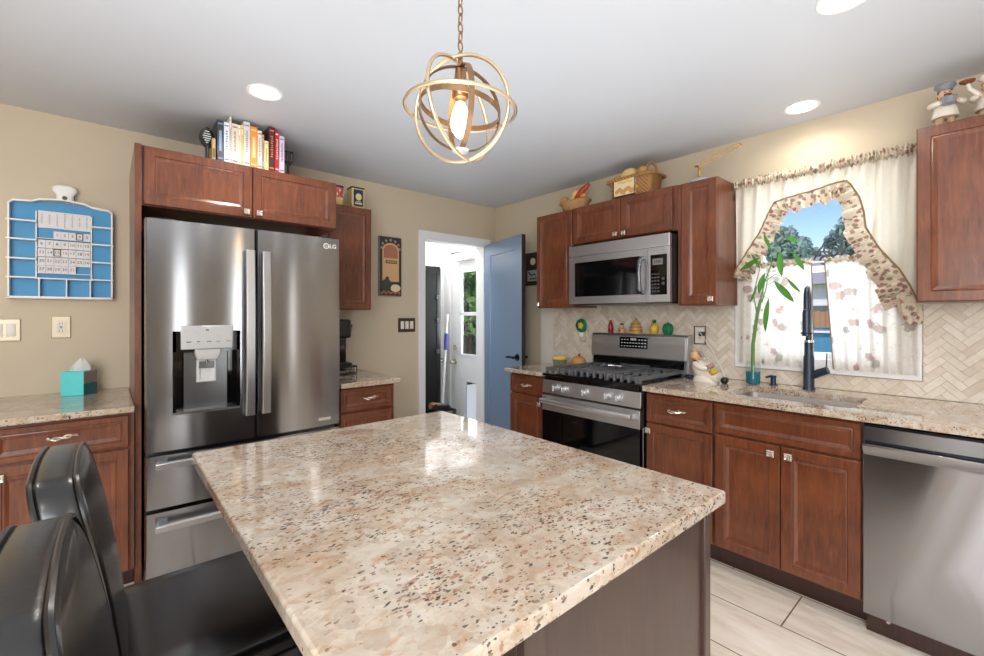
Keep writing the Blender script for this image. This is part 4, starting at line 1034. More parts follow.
# coffee maker standing on a pod drawer
t = thing('pod_drawer', 'low wire coffee pod drawer under the coffee maker', 'pod drawer', (1.24, 3.21, .9006))
b = B(); pts = [(-.13, -.13), (.13, -.13), (.13, .15), (-.13, .15)]
for z in (.006, .05): b.tube([(x, y, z) for x, y in pts], .004, 6, loop=True)
for x, y in pts: b.tube([(x, y, .0), (x, y, .052)], .004, 6)
for i in range(1, 6): b.tube([(-.13 + i * .043, -.13, .006), (-.13 + i * .043, -.13, .05)], .002, 5); b.tube([(.13, -.13 + i * .046, .006), (.13, -.13 + i * .046, .05)], .002, 5)
b.build('wire_frame', 'black', t); B().box(-.12, .12, -.12, .14, .003, .03).build('tray', 'steel_dark', t, .003); B().box(-.132, .132, -.132, .152, .0535, .060).build('top_plate', 'black', t)
t = thing('coffee_maker', 'black single serve coffee maker on the pod drawer', 'coffee maker', (1.235, 3.20, .961))
B().box(-.10, .11, .0, .13, 0, .335).build('body', 'black_gloss', t, .015, 3)
B().box(-.09, .10, -.12, -.001, .20, .335).build('brew_head', 'black', t, .02, 3)
B().box(-.09, .10, -.12, -.001, 0, .022).build('drip_tray', 'black', t, .004)
b = B().tube([(.104, -.10, .31), (.112, -.10, .30), (.114, -.08, .27), (.108, -.06, .225)], .008, 8); b.build('lever_handle', 'chrome', t)
B().box(-.09, .105, -.08, .12, .3355, .344).build('lid', 'grey_card', t, .003)

# ================================================================== ornaments on the wall cabinets
ZU = 2.1506
M['wicker'] = N('wicker').m
def wicker(key, a, b_):
    m = N(key); v = m.coord((1, 1, 1)); w1 = m.n('TexWave', wave_type='BANDS', bands_direction='Z'); m.l(v, w1.inputs[0]); w1.inputs['Scale'].default_value = 38
    w2 = m.n('TexWave', wave_type='BANDS', bands_direction='DIAGONAL'); m.l(v, w2.inputs[0]); w2.inputs['Scale'].default_value = 24
    h = m.math('MULTIPLY', w1.outputs['Fac'], w2.outputs['Fac']); m.base(m.mix(h, lin(*a), lin(*b_))); m.set(Roughness=.6); m.bump(h, .6, .006); M[key] = m.m
wicker('wicker', (140, 92, 48), (206, 160, 100)); wicker('wicker_pale', (166, 118, 72), (226, 184, 132))
M['crust'] = plain('bread_crust', (196, 144, 76), .55); M['crust_pale'] = plain('pale_bread_crust', (224, 188, 122), .55); M['chili'] = plain('red_chili', (172, 52, 30), .3)
def loaf(parent, name, m, p0, p1, r, n=12):
    p0, p1 = Vector(p0), Vector(p1); L = 9
    pts = [tuple(p0.lerp(p1, i / (L - 1)) + Vector((0, 0, .01 * math.sin(PI * i / (L - 1))))) for i in range(L)]
    return B().tube(pts, [r * max(.2, math.sin(PI * (.08 + .84 * i / (L - 1)))) ** .55 for i in range(L)], n).build(name, m, parent, ang=80)
t = thing('bread_basket', 'small basket with bread rolls and a long red pepper on the left wall cabinet', 'basket', (2.80, 2.215, ZU), RW)
rg = [[((1 + g) * .125 * math.cos(a * PI / 12), (1 + g) * .07 * math.sin(a * PI / 12), z) for a in range(24)] for g, z in ((-.18, 0), (-.06, .035), (.08, .068), (.0, .066), (-.14, .035))]
B().rings(rg).build('basket', 'wicker_pale', t)
b = B(); b.tube([(1.1 * .125 * math.cos(a * PI / 14), 1.1 * .07 * math.sin(a * PI / 14), .070 + .005 * math.sin(a * 3)) for a in range(28)], .009, 6, loop=True).build('braided_rim', 'wicker_pale', t)
loaf(t, 'bread_roll', 'crust', (-.13, -.01, .088), (-.07, 0, .105), .028); loaf(t, 'baguette', 'crust_pale', (-.03, -.01, .07), (.025, .0, .165), .024)
loaf(t, 'red_pepper', 'chili', (.01, -.025, .07), (.145, -.01, .185), .023); loaf(t, 'bread_roll', 'crust', (.07, -.02, .085), (.115, -.01, .10), .022)
t = thing('picnic_basket', 'large wicker basket of bread with a picture sign on the microwave cabinet', 'basket', (2.812, 1.69, 2.1536), RW)
B().rings([[(x * s, y * s, z) for x, y, _ in rrect(-.165, .165, -.085, .085, .03, 0, 4)] for s, z in ((.93, 0), (1, .12), (.95, .12), (.9, .03))]).build('basket', 'wicker', t)
b = B(); b.tube([(x * 1.06, y * 1.06, .125 + .004 * math.sin(i * 2.2)) for i, (x, y, _) in enumerate(rrect(-.17, .17, -.09, .09, .03, 0, 5))], .011, 8, loop=True).build('braided_rim', 'wicker', t)
b = B(); b.tube([(.15, -.03 + .06 * 0, .12)] + [(.15 - .0 + .045 * math.cos(PI * i / 10) - .02, -.02, .125 + .085 * math.sin(PI * i / 10)) for i in range(11)], .009, 8).build('handle', 'wicker', t)
B().rect_rings(-.115, .055, .006, .122, [(0, -.0865), (0, -.096), (.006, -.098), (.008, -.094)]).build('picture_sign', 'sign_cream', t)
b = B()
for (x0, x1, z0, z1) in ((-.117, .057, .120, .126), (-.117, .057, .002, .008), (-.117, -.111, .002, .126), (.051, .057, .002, .126)): b.box(x0, x1, -.101, -.0985, z0, z1)
b.build('sign_frame', 'black', t)
b = B()
for i in range(9): b.ball((-.085 + .018 * i, -.0975, .040 + .012 * math.sin(i * 1.7)), .017, 10, 6, (1, .15, .9))
b.build('painted_loaves', 'crust', t); b = B()
for i in range(7): b.ball((-.07 + .016 * i, -.0975, .098 + .004 * math.sin(i * 2)), .010, 8, 6, (1, .15, .6))
b.build('painted_flowers', 'yellow', t)
loaf(t, 'loaf', 'crust_pale', (-.09, -.03, .150), (.015, -.02, .172), .040); loaf(t, 'bread_roll', 'crust', (.04, -.03, .15), (.10, -.02, .168), .034); loaf(t, 'bread_roll', 'crust', (-.15, -.03, .140), (-.10, -.04, .152), .024); B().rings([[(x * .93, y * .93, z) for x, y, _ in rrect(-.165, .165, -.085, .085, .03, 0, 4)] for z in (.10, .128)]).build('lining_cloth', 'swag', t)
t = thing('brass_ornament', 'brass ornament with two long rods on a pale blue base, on the tall wall cabinet', 'ornament', (2.79, 1.235, ZU), RW)
B().rings([[(.07 * g * math.cos(a * PI / 12), .045 * g * math.sin(a * PI / 12), z) for a in range(24)] for g, z in ((1, 0), (1, .012), (.8, .022), (.4, .030))]).build('base', pm((176, 190, 204)), t)
b = B().tube([(0, 0, .03), (0, 0, .06), (.005, 0, .085), (-.005, 0, .105), (-.022, 0, .112), (-.03, 0, .10)], [.012, .006, .010, .008, .007, .003], 8); b.build('post', 'brass', t)
for dz in (.100, .122): B().tube([(-.005, 0, dz), (.11, -.002, dz + .030), (.235, -.004, dz + .055)], .0035, 6).build('rod', 'brass', t)
B().tube([(.235, -.004, .155), (.245, -.004, .166), (.235, -.004, .178)], .0035, 6).build('end_loop', 'brass', t)

M['skin'] = plain('figurine_skin', (222, 180, 144), .5); M['chef_white'] = plain('figurine_white', (226, 216, 202), .5); M['hair'] = plain('figurine_brown_hair', (120, 66, 42), .5); M['pot_grey'] = plain('pot_grey', (128, 132, 138), .4); M['tan_cloth'] = plain('tan_cloth', (190, 160, 122), .6)
def cook(label, loc, rz, s, hat_m, tray):
    t = thing('cook_figurine', label, 'figurine', loc, rz)
    b = B().at((0, 0, 0), (0, 0, 0), (s, s, s))
    b.lathe([(.030, .038), (.046, .04), (.044, .06), (.036, .095), (.030, .115), (.016, .128)], 20)
    for sx in (-1, 1): b.tube([(sx * .030, 0, .112), (sx * .052, -.010, .100), (sx * .050, -.034, .098), (sx * .030, -.046, .100)], [.014, .014, .012, .010], 10)
    b.build('smock', 'chef_white', t, ang=70)
    b = B().at((0, 0, 0), (0, 0, 0), (s, s, s))
    for sx in (-1, 1): b.tube([(sx * .018, 0, .045), (sx * .020, 0, .004)], [.016, .014], 10).ball((sx * .020, -.008, .008), .013, 10, 6, (1, 1.5, .6))
    b.build('trousers', 'tan_cloth', t, ang=70)
    b = B().at((0, 0, 0), (0, 0, 0), (s, s, s)).ball((0, -.002, .148), .025, 16, 12, (1, .95, 1.1)).ball((0, -.028, .146), .006, 8, 6)
    for sx in (-1, 1): b.ball((sx * .026, 0, .148), .006, 8, 6).ball((sx * .026, -.050, .099), .009, 8, 6)
    b.build('face', 'skin', t, ang=70)
    b = B().at((0, 0, 0), (0, 0, 0), (s, s, s)).ball((0, .006, .152), .0265, 14, 10, (1.02, .95, 1))
    for sx in (-1, 1): b.ball((sx * .009, -.0255, .153), .003, 6, 5)
    b.tube([(-.012, -.028, .139), (0, -.031, .141), (.012, -.028, .139)], .0045, 6); b.build('hair', 'hair', t, ang=70)
    B().at((0, 0, 0), (0, 0, 0), (s, s, s)).lathe([(.026, .166), (.027, .176), (.038, .184), (.036, .196), (.020, .203), (.002, .204)], 18).build('hat', hat_m, t, ang=70)
    if tray == 'pot': B().at((-.004, -.058 * s, .096 * s), (0, 0, 0), (s * .85, s * .85, s * .85)).lathe([(.022, -.014), (.028, -.01), (.030, .02), (.033, .022), (.028, .024), (.002, .018)], 18).build('pot', 'pot_grey', t)
    else: 
        b = B().at((0, 0, 0), (0, 0, 0), (s, s, s)).tube([(-.028, -.046, .100), (-.060, -.05, .14), (-.066, -.05, .165)], [.010, .008, .007], 8); b.build('raised_arm', 'chef_white', t)
        B().at((-.068 * s, -.05 * s, .17 * s), (0, 0, 0), (s, s, s)).lathe([(.004, -.008), (.026, .004), (.028, .010), (.002, .014)], 16).build('serving_dish', 'hair', t)
    return t
cook('cook figurine in a white smock holding a grey pot, on the dark right wall cabinet', (2.785, .160, 2.1526), RW + .35, .95, 'pot_grey', 'pot')
cook('cook figurine raising a brown dish at the right edge of the picture', (2.80, .030, 2.1526), RW, .92, 'chef_white', 'dish')

# ================================================================== things on the range and the counters
ZG = 1.1890; XG = 2.99
M['red_glaze'] = plain('red_glaze', (150, 26, 30), .12); M['honey'] = plain('honey_stripe_glaze', (206, 160, 88), .3); M['brown_glaze'] = plain('brown_glaze', (122, 76, 48), .3)
t = thing('sauce_bottle', 'red bottle shaped ornament, first on the range back guard', 'bottle', (XG, 2.014, ZG))
B().lathe([(.018, 0), (.021, .004), (.021, .045), (.017, .065), (.010, .085), (.009, .100)], 20).build('bottle', 'red_glaze', t, ang=60); B().lathe([(.0105, .1003), (.0105, .114), (.002, .115)], 14).build('cap', 'chef_white', t)
t = thing('monk_jar', 'small brown and cream figure shaker between the red bottle and the striped jar', 'shaker', (XG, 1.915, ZG))
B().lathe([(.028, 0), (.031, .006), (.028, .030), (.018, .042)], 20).build('body', pm((198, 160, 122), .3), t, ang=60); B().ball((0, 0, .055), .017).build('head', 'skin', t); B().lathe([(.016, .062), (.014, .072), (.002, .078)], 16).build('cap', 'brown_glaze', t); B().box(-.0325, -.028, -.008, .008, .012, .024).build('red_patch', 'red_glaze', t, .002)
t = thing('beehive_jar', 'beehive shaped striped honey jar on the range back guard', 'jar', (XG, 1.795, ZG))
pr = []
for i in range(22):
    u = i / 21; pr.append((max(.002, .046 * (1 - u ** 2.2) ** .7 + .0018 * math.sin(u * 44)), .105 * u))
B().lathe(pr, 28).build('jar', 'honey', t, ang=70); b = B()
for z, r in ((.022, .047), (.048, .044), (.072, .035)): b.tube([(r * math.cos(a * PI / 16), r * math.sin(a * PI / 16), z) for a in range(32)], .0025, 6, loop=True)
b.build('stripes', 'brown_glaze', t); B().ball((0, 0, .109), .006).build('knob', 'brown_glaze', t)
t = thing('pineapple_shaker', 'yellow fruit shaped shaker with a green tip', 'shaker', (XG, 1.647, ZG))
B().lathe([(.014, 0), (.024, .006), (.031, .028), (.030, .05), (.022, .070), (.012, .080)], 22).build('fruit', 'yellow', t, ang=60); b = B()
for k in range(5): a = k * 1.257; b.tube([(.006 * math.cos(a), .006 * math.sin(a), .079), (.012 * math.cos(a), .012 * math.sin(a), .095), (.010 * math.cos(a), .010 * math.sin(a), .106)], [.005, .004, .001], 6)
b.build('leaf_tip', 'green', t)
t = thing('pepper_shaker', 'green bell pepper shaped shaker, last on the range back guard', 'shaker', (XG, 1.544, ZG))
def pep(u, v):
    a = u * 2 * PI; r = (.036 + .003 * math.cos(a * 5)) * max(.04, math.sin(PI * (.12 + .80 * v))) ** .45; return (r * math.cos(a), r * math.sin(a), .078 * v)
B().grid(pep, 40, 14).lathe([(.001, 0), (.026, 0), (.024, .002)], 16).build('pepper', 'green', t, ang=80); B().lathe([(.022, .0785), (.008, .080), (.005, .086), (.002, .087)], 12).build('top', 'green', t)
t = thing('spoon_rest', 'silver white spoon rest lying on the griddle of the range', 'spoon rest', (2.66, 1.775, .9645), RW)
b = B()
for (x, y, rx, ry) in ((-.035, 0, .045, .035), (.02, .02, .04, .03), (.055, -.005, .04, .028), (.01, -.025, .035, .024)): b.rings([[(x + rx * g * math.cos(a * PI / 10), y + ry * g * math.sin(a * PI / 10), z) for a in range(20)] for g, z in ((.8, .0), (1, .010), (1.02, .014), (.85, .010), (.5, .005))])
b.build('dish', 'chrome', t)
t = thing('cupcake_jar', 'cupcake shaped jar with a tan top on the short granite counter', 'jar', (2.855, 2.42, .9146))
def cup(u, v):
    a = u * 2 * PI; r = .048 + .012 * v + .0022 * math.cos(a * 22); return (r * math.cos(a), r * math.sin(a), .042 * v)
B().grid(cup, 132, 4).lathe([(.001, 0), (.047, 0), (.047, .001)], 24).build('ribbed_cup', pm((122, 128, 84), .4), t, ang=80)
B().lathe([(.060, .0425), (.067, .050), (.064, .062), (.045, .074), (.020, .079), (.002, .080)], 28).build('lid', 'crust_pale', t, ang=70)
t = thing('bread_loaf_jar', 'round bread loaf ornament with a red tag left of the range', 'ornament', (2.90, 2.262, .9146), RW)
B().rings([[(.064 * g * math.cos(a * PI / 14), .05 * g * math.sin(a * PI / 14), z) for a in range(28)] for g, z in ((.86, 0), (1, .012), (1.0, .035), (.86, .058), (.55, .072), (.1, .077))]).build('loaf', 'crust', t, ang=70)
b = B()
for x in (-.03, 0, .03): b.tube([(x - .008, -.03, .066 - abs(x) * .25), (x, 0, .078 - abs(x) * .25), (x + .008, .03, .066 - abs(x) * .25)], .004, 6)
b.build('score_lines', 'crust_pale', t); B().prism([(-.006, .076), (.022, .076), (.018, .10), (.002, .098)], -.004, .004).build('red_tag', 'chili', t, .002)

# reclining cook holding a bottle, on the long counter
t = thing('reclining_cook_figurine', 'white robed cook figurine leaning back and hugging a wine bottle, right of the range', 'figurine', (2.80, 1.20, .9146), RW)
def ell(c, r, n=16, m=10): return (c, 1, n, m, r)
b = B()
b.tube([(-.055, 0, .125), (-.045, 0, .095), (-.025, 0, .06), (.01, 0, .042), (.06, -.01, .036), (.085, -.015, .034)], [.022, .040, .048, .046, .036, .028], 14)
b.tube([(-.05, -.03, .105), (-.015, -.055, .09), (.02, -.055, .085), (.035, -.04, .09)], [.020, .018, .015, .012], 10); b.tube([(-.05, .03, .105), (-.01, .045, .10), (.02, .03, .10)], [.020, .018, .014], 10)
b.rings([[(.02 + .075 * g * math.cos(a * PI / 12) - .02, .055 * g * math.sin(a * PI / 12), z) for a in range(24)] for g, z in ((1, 0), (1.0, .012), (.8, .04), (.4, .06))]); b.build('robe', 'chef_white', t, ang=70)
b = B().ball((-.062, -.004, .155), .032, 18, 12, (1, .95, 1)).ball((-.060, -.035, .150), .008, 8, 6).ball((-.060, .028, .155), .008, 8, 6).ball((.036, -.042, .092), .012, 8, 6); b.build('face', 'skin', t, ang=70)
b = B().tube([(-.076, -.030, .142), (-.060, -.038, .145), (-.046, -.031, .142)], .006, 6)
for x in (-.072, -.052): b.ball((x, -.031, .163), .004, 6, 5)
b.rings([[(-.064 + .030 * g * math.cos(a * PI / 8), .004 + .03 * g * math.sin(a * PI / 8), z) for a in range(16)] for g, z in ((1, .172), (.8, .183), (.2, .188))]); b.build('hair', 'honey', t, ang=70)
B().at((-.050, 0, .122), (0, .5, 0)).lathe([(.028, -.006), (.032, 0), (.028, .006)], 16).build('red_scarf', 'red_glaze', t)
b = B()
for x, y in ((-.098, -.01), (.118, -.02)): b.ball((x, y, .020), .020, 12, 8, (1.1, 1, 1) if x > 0 else (1.5, .9, .75))
b.ball((.108, .022, .018), .018, 12, 8); b.build('shoes', 'black', t, ang=70)
b = B().at((.072, -.035, .052), (0, -.62, 0)); b.lathe([(.020, 0), (.025, .004), (.025, .075), (.018, .095), (.010, .112), (.009, .150)], 18); b.at().build('bottle', 'glass', t)
b = B().at((.072, -.035, .052), (0, -.62, 0)); b.lathe([(.018, .002), (.0235, .005), (.0235, .034), (.002, .036)], 18); b.at().build('bottle_oil', pm((190, 160, 40), .2), t)
b = B().at((.072, -.035, .052), (0, -.62, 0)); b.lathe([(.0115, .128), (.0115, .165), (.002, .166)], 14); b.lathe([(.0256, .045), (.0256, .068)], 18, cap0=False, cap1=False); b.at().build('bottle_label', pm((150, 120, 120), .4), t)

# faucet, soap dispenser
fx, fy = 2.925, .695
t = thing('faucet', 'matte slate black pull-down kitchen faucet behind the sink', 'faucet', (fx, fy, .9146), RW + .17)
b = B().lathe([(.030, 0), (.030, .006), (.026, .012), (.025, .18), (.021, .19), (.021, .26)], 24); b.build('body', 'faucet', t)
sp = [(0, 0, .26), (0, 0, .46)] + [(0, -.075 + .075 * math.cos(PI * i / 12), .48 + .075 * math.sin(PI * i / 12)) for i in range(13)] + [(0, -.15, .44)]
B().tube(sp, .0145, 12).build('spout', 'faucet', t)
B().tube([(0, -.15, .439), (0, -.15, .42), (0, -.15, .33), (0, -.15, .30)], [.016, .019, .019, .022], 16).build('spray_head', 'faucet', t)
b = B().tube([(0, 0, .30), (0, -.05, .305), (0, -.125, .312)], .006, 8); b.tube([(.022 * math.cos(a * PI / 10), -.15 + .022 * math.sin(a * PI / 10), .315) for a in range(20)], .005, 6, loop=True).build('docking_arm', 'faucet', t)
b = B().lathe([(.023, .2605), (.023, .272)], 20); b.build('collar', 'chrome', t)
b = B().tube([(.01, 0, .075), (.045, -.01, .095), (.085, -.02, .115)], [.021, .021, .020], 16).tube([(.078, -.018, .125), (.080, -.018, .205)], .003, 8); b.build('lever', 'faucet', t)
t = thing('soap_dispenser', 'small black soap dispenser on the counter behind the sink', 'soap dispenser', (2.945, .873, .9146), RW)
B().lathe([(.022, 0), (.022, .004), (.014, .008), (.013, .045), (.016, .048), (.016, .056), (.002, .058)], 18).build('pump', 'faucet', t); B().tube([(0, 0, .05), (-.01, -.03, .054), (-.02, -.055, .050)], [.008, .007, .006], 8).build('nozzle', 'faucet', t)

# vase with bamboo
M['blue_water'] = plain('blue_glass_beads', (22, 112, 132), .15, 0); M['bamboo'] = plain('bamboo_green', (92, 130, 56), .4); M['leaf'] = cloth('bamboo_leaf', (92, 150, 66), (70, 126, 54), .35)
t = thing('bamboo_vase', 'glass vase with blue beads holding a tall bamboo stalk by the window', 'vase', (2.905, .968, .9146))
B().lathe([(.035, 0), (.040, .004), (.040, .108), (.034, .122), (.034, .134), (.032, .134), (.032, .122), (.0375, .108), (.0375, .006), (.002, .006)], 24).build('glass_jar', 'glass', t)
B().lathe([(.035, .0065), (.037, .010), (.037, .074), (.002, .076)], 24).build('blue_beads', 'blue_water', t)
o = (2.905, .968, .9146)
def rel(y, z, x=2.90): return (x - o[0], y - o[1], z - o[2])
stem = [rel(.968, .935), rel(.967, 1.15), rel(.944, 1.33), rel(.925, 1.42)]
b = B().tube(stem, [.0105, .010, .009, .008], 10)
for z, y in ((1.03, .967), (1.12, .967), (1.21, .960), (1.29, .950), (1.37, .936)): b.ball(rel(y, z), .0118, 10, 6, (1, 1, .5))
b.build('stalk', 'bamboo', t, ang=60)
b = B(); b.tube([rel(.925, 1.42), rel(.905, 1.52), rel(.87, 1.62), rel(.868, 1.70)], [.005, .004, .003, .002], 8).tube([rel(.92, 1.40), rel(.90, 1.47), rel(.885, 1.56)], [.004, .003, .002], 8).tube([rel(.945, 1.33), rel(.965, 1.45), rel(.93, 1.60)], [.004, .003, .002], 8)
b.tube([rel(.905, 1.52), rel(.85, 1.56), rel(.79, 1.53)], [.003, .002, .001], 6); b.build('twigs', 'bamboo', t)
LV = [((.93, 1.665), (1.045, 1.60), .022), ((.825, 1.69), (.81, 1.545), .026), ((.765, 1.68), (.715, 1.575), .020), ((.905, 1.57), (.925, 1.45), .024), ((.855, 1.52), (.765, 1.40), .028), ((.885, 1.42), (.893, 1.23), .022), ((.80, 1.77), (.74, 1.735), .02), ((.87, 1.70), (.90, 1.80), .014), ((.945, 1.50), (.99, 1.40), .012), ((.79, 1.53), (.72, 1.45), .014), ((.93, 1.60), (.98, 1.69), .015)]
for i, ((y0, z0), (y1, z1), wd) in enumerate(LV):
    d = Vector((0, y1 - y0, z1 - z0)); nrm = Vector((1, 0, 0)).cross(d).normalized()
    sx = -.03 if i % 2 else .02
    def lf(u, v, y0=y0, z0=z0, d=d, nrm=nrm, wd=wd, sx=sx):
        p = Vector((2.90 + sx * math.sin(v * 2), y0, z0)) + d * v; w_ = 1.3 * wd * math.sin(PI * min(1, v * .96 + .02)) ** .8 * (u - .5)
        p += nrm * w_ + Vector((-.3 * abs(w_), 0, 0)); return (p.x - o[0], p.y - o[1], p.z - o[2])
    B().grid(lf, 4, 12).build('leaf', 'leaf', t)
for (a, c) in ((rel(.868, 1.70), rel(.825, 1.69)), (rel(.868, 1.66), rel(.765, 1.68)), (rel(.868, 1.69), rel(.80, 1.77)), (rel(.92, 1.60), rel(.93, 1.665)), (rel(.885, 1.56), rel(.905, 1.57)), (rel(.892, 1.50), rel(.855, 1.52)), (rel(.915, 1.44), rel(.885, 1.42)), (rel(.868, 1.69), rel(.87, 1.70)), (rel(.955, 1.45), rel(.945, 1.50)), (rel(.93, 1.595), rel(.93, 1.60))):
    b = B().tube([a, c], .0015, 5); b.build('leaf_stem', 'bamboo', t)

# ================================================================== curtains
def lerp_path(P, t):
    L = [0]
    for a, c in zip(P, P[1:]): L.append(L[-1] + math.dist(a, c))
    s_ = t * L[-1]
    for i in range(len(P) - 1):
        if s_ <= L[i + 1] + 1e-9:
            f_ = (s_ - L[i]) / max(1e-9, L[i + 1] - L[i]); return tuple(a + (c - a) * f_ for a, c in zip(P[i], P[i + 1]))
    return P[-1]
def edge_z(P, y):
    Q = sorted(P)
    for a, c in zip(Q, Q[1:]):
        if a[0] <= y <= c[0]: return a[1] + (c[1] - a[1]) * (y - a[0]) / max(1e-9, c[0] - a[0])
    return Q[0][1] if y < Q[0][0] else Q[-1][1]
ZR = 2.132; XC = 2.957
LEFT = [(1.088, 1.56), (1.073, 1.614), (1.0, 1.73), (.94, 1.826), (.895, 1.93), (.867, 1.984), (.80, 1.998), (.665, 2.015), (.60, 2.03), (.540, 2.035)]
RIGHT = [(.535, 2.035), (.515, 2.01), (.479, 1.935), (.462, 1.86), (.455, 1.778), (.40, 1.66), (.325, 1.549), (.285, 1.46), (.262, 1.40)]
t = thing('curtain_valance', 'cream swag curtain with floral ruffles gathered on the rod over the sink window', 'curtain', (XC, .67, ZR))
B().cyl((0, .418, 0), (0, -.418, 0), .008, 10).build('curtain_rod', 'white', t)
def head(u, v):
    y = .418 - .836 * u; a = v * 2 * PI; r = .016 + .005 * math.sin(u * 330 + math.sin(u * 31) * 2) + .003 * math.sin(u * 121)
    return (-r * math.cos(a), y, r * 1.5 * math.sin(a) + .004)
B().grid(head, 520, 10).build('gathered_heading', 'ruffle', t, ang=80)
for P, ya, yb_, k in ((LEFT, 1.088, .535, 0), (RIGHT, .560, .256, 1)):
    def sw(u, v):
        y = ya + (yb_ - ya) * u; zb = edge_z(P, y); z = ZR + (zb - ZR) * v
        return (.012 * math.sin(u * (46 if k == 0 else 30) + v * 1.2 + k) * (1 - .25 * v) + .006 * math.sin(u * 17 + v * 2) + .010, y - .67, z - ZR)
    B().grid(sw, 120, 26).build('swag', 'swag', t, ang=80)
for P, wd, k, sgn in ((LEFT[::-1], (.085, .10), 0, -1), (RIGHT, (.080, .135), 1, 1)):
    def ru(u, v):
        y, z = lerp_path(P, u); y2, z2 = lerp_path(P, min(1, u + .02)); y1, z1 = lerp_path(P, max(0, u - .02))
        ty, tz = y2 - y1, z2 - z1; L = math.hypot(ty, tz) or 1; ny, nz = tz / L * sgn * -1, ty / L * sgn
        if nz > 0 and abs(ty) > abs(tz): ny, nz = -ny, -nz
        w_ = wd[0] + (wd[1] - wd[0]) * u ** 2
        wave = math.sin(u * 96 + math.sin(u * 13) * 2.2)
        return (-.014 + .026 * (v + .1) * wave - .004, y - .67 + (ny * v + .10 * v * wave * ty / L) * w_, z - ZR + (nz * v + .10 * v * wave * tz / L + .10 * v * math.sin(u * 41)) * w_)
    rf = B().grid(ru, 340, 8).build('ruffle', 'ruffle', t, ang=80)
    b = B(); b.tube([tuple(c + d for c, d in zip(ru(i / 160, 0), (-.003, 0, 0))) for i in range(161)], .0045, 6).build('braid_edge', 'trim_braid', rf)
# gathered bunch where the right swag is tied back
def bunch(u, v):
    a = u * 2 * PI; r = (.034 + .012 * math.sin(a * 5 + v * 3)) * math.sin(PI * (.1 + .8 * v)) ** .5
    return (-.014 + r * math.cos(a) * .55, .29 - .67 - .035 * (v - .5) + r * math.sin(a), 1.44 - ZR - .16 * v)
B().grid(bunch, 60, 14).build('tied_bunch', 'ruffle', t, ang=80)
def tail(u, v):
    return (-.012 + .012 * math.sin(u * 16 + v * 2), .285 - .67 + (.5 - u) * (.05 + .03 * v) - .02 * v, 1.35 - ZR - .07 * v)
t = thing('cafe_rod', 'thin white rod carrying the two lower curtain panels', 'curtain rod', (3.004, .67, 1.622))
B().cyl((0, .415, 0), (0, -.415, 0), .005, 10).build('rod', 'white', t); b = B()
for s in (-1, 1): b.ball((0, s * .415, 0), .008, 10, 8)
b.build('end_cap', 'white', t)
for lab, (t0, t1), (b0, b1), ph in (('left sheer floral cafe curtain panel, behind the bamboo', (1.083, .700), (1.090, .688), 0), ('right sheer floral cafe curtain panel, beside the faucet', (.640, .270), (.600, .262), 1.7)):
    t = thing('cafe_curtain', lab, 'curtain', (3.004, (t0 + t1) / 2, 1.622), 0, 'lower curtain panels over the sink window'); yc = (t0 + t1) / 2
    def cf(u, v):
        y = (t0 + (t1 - t0) * u) * (1 - v) + (b0 + (b1 - b0) * u) * v
        return (-.008 + .011 * math.sin(u * 40 + ph + .8 * v) * (.6 + .4 * v), y - yc, -.002 - .592 * v)
    B().grid(cf, 130, 16).build('panel', 'cafe', t, ang=80)
    def hd(u, v):
        y = t0 + (t1 - t0) * u; a = v * 2 * PI; r = .010 + .003 * math.sin(u * 90 + ph)
        return (-r * math.cos(a), y - yc, r * 1.7 * math.sin(a) + .004)
    B().grid(hd, 130, 8).build('heading', 'ruffle', t, ang=80)
    B().tube([tuple(c + d for c, d in zip(cf(1 if ph == 0 else 0, i / 30), (-.002, 0, 0))) for i in range(31)], .003, 6).build('braid_edge', 'trim_braid', t)

# ================================================================== mudroom things
t = thing('tall_locker', 'tall dark narrow cabinet in the back corner of the mudroom', 'cabinet', (2.64, 4.21, 0))
B().box(-.16, .165, -.10, .115, 0, 1.87).build('body', 'black', t, .004); d_ = B().rect_rings(-.156, .161, .03, 1.85, [(0, -.1005), (0, -.116), (.003, -.118), (.05, -.118), (.054, -.112)]).build('door', 'black', t)
for z in (.9, 1.25, 1.5): B().box(.10, .14, -.128, -.119, z, z + .05).build('latch', 'steel_dark', d_, .002)
M['mop_blue'] = plain('mop_blue', (66, 74, 150), .5)
t = thing('flat_mop', 'blue and white flat mop leaning in the mudroom', 'mop', (2.75, 4.01, .02))
B().tube([(.0, 0, .02), (.17, .12, 1.32)], .012, 10).build('handle', 'white', t); B().tube([(.118, .083, .92), (.142, .100, 1.10)], .024, 10).build('grip_sleeve', 'mop_blue', t); B().box(-.07, .07, -.06, .06, -.019, .03).build('mop_head', 'mop_blue', t, .01)
t = thing('broom', 'blue handled brush standing left of the flat mop in the mudroom', 'broom', (2.50, 4.03, .0))
B().tube([(0, 0, .12), (.02, .03, .95)], .011, 8).build('handle', 'mop_blue', t); B().rings([[(x, y, z) for x, y, _ in rrect(-.09 * g, .09 * g, -.03, .03, .01, 0, 3)] for g, z in ((1.1, .001), (1, .09), (.3, .13))]).build('bristles', 'black', t)
t = thing('storage_bin', 'dark grey open bin of shoes on the mudroom floor', 'bin', (2.60, 3.84, 0))
rg = [[(x * g, y * g, z) for x, y, _ in rrect(-.17, .17, -.10, .06, .02, 0, 3)] for g, z in ((.85, 0), (1, .34), (.96, .34), (.82, .02))]; B().rings(rg).build('bin', 'steel_dark', t)
M['tan_shoe'] = plain('tan_leather', (150, 96, 58), .5)
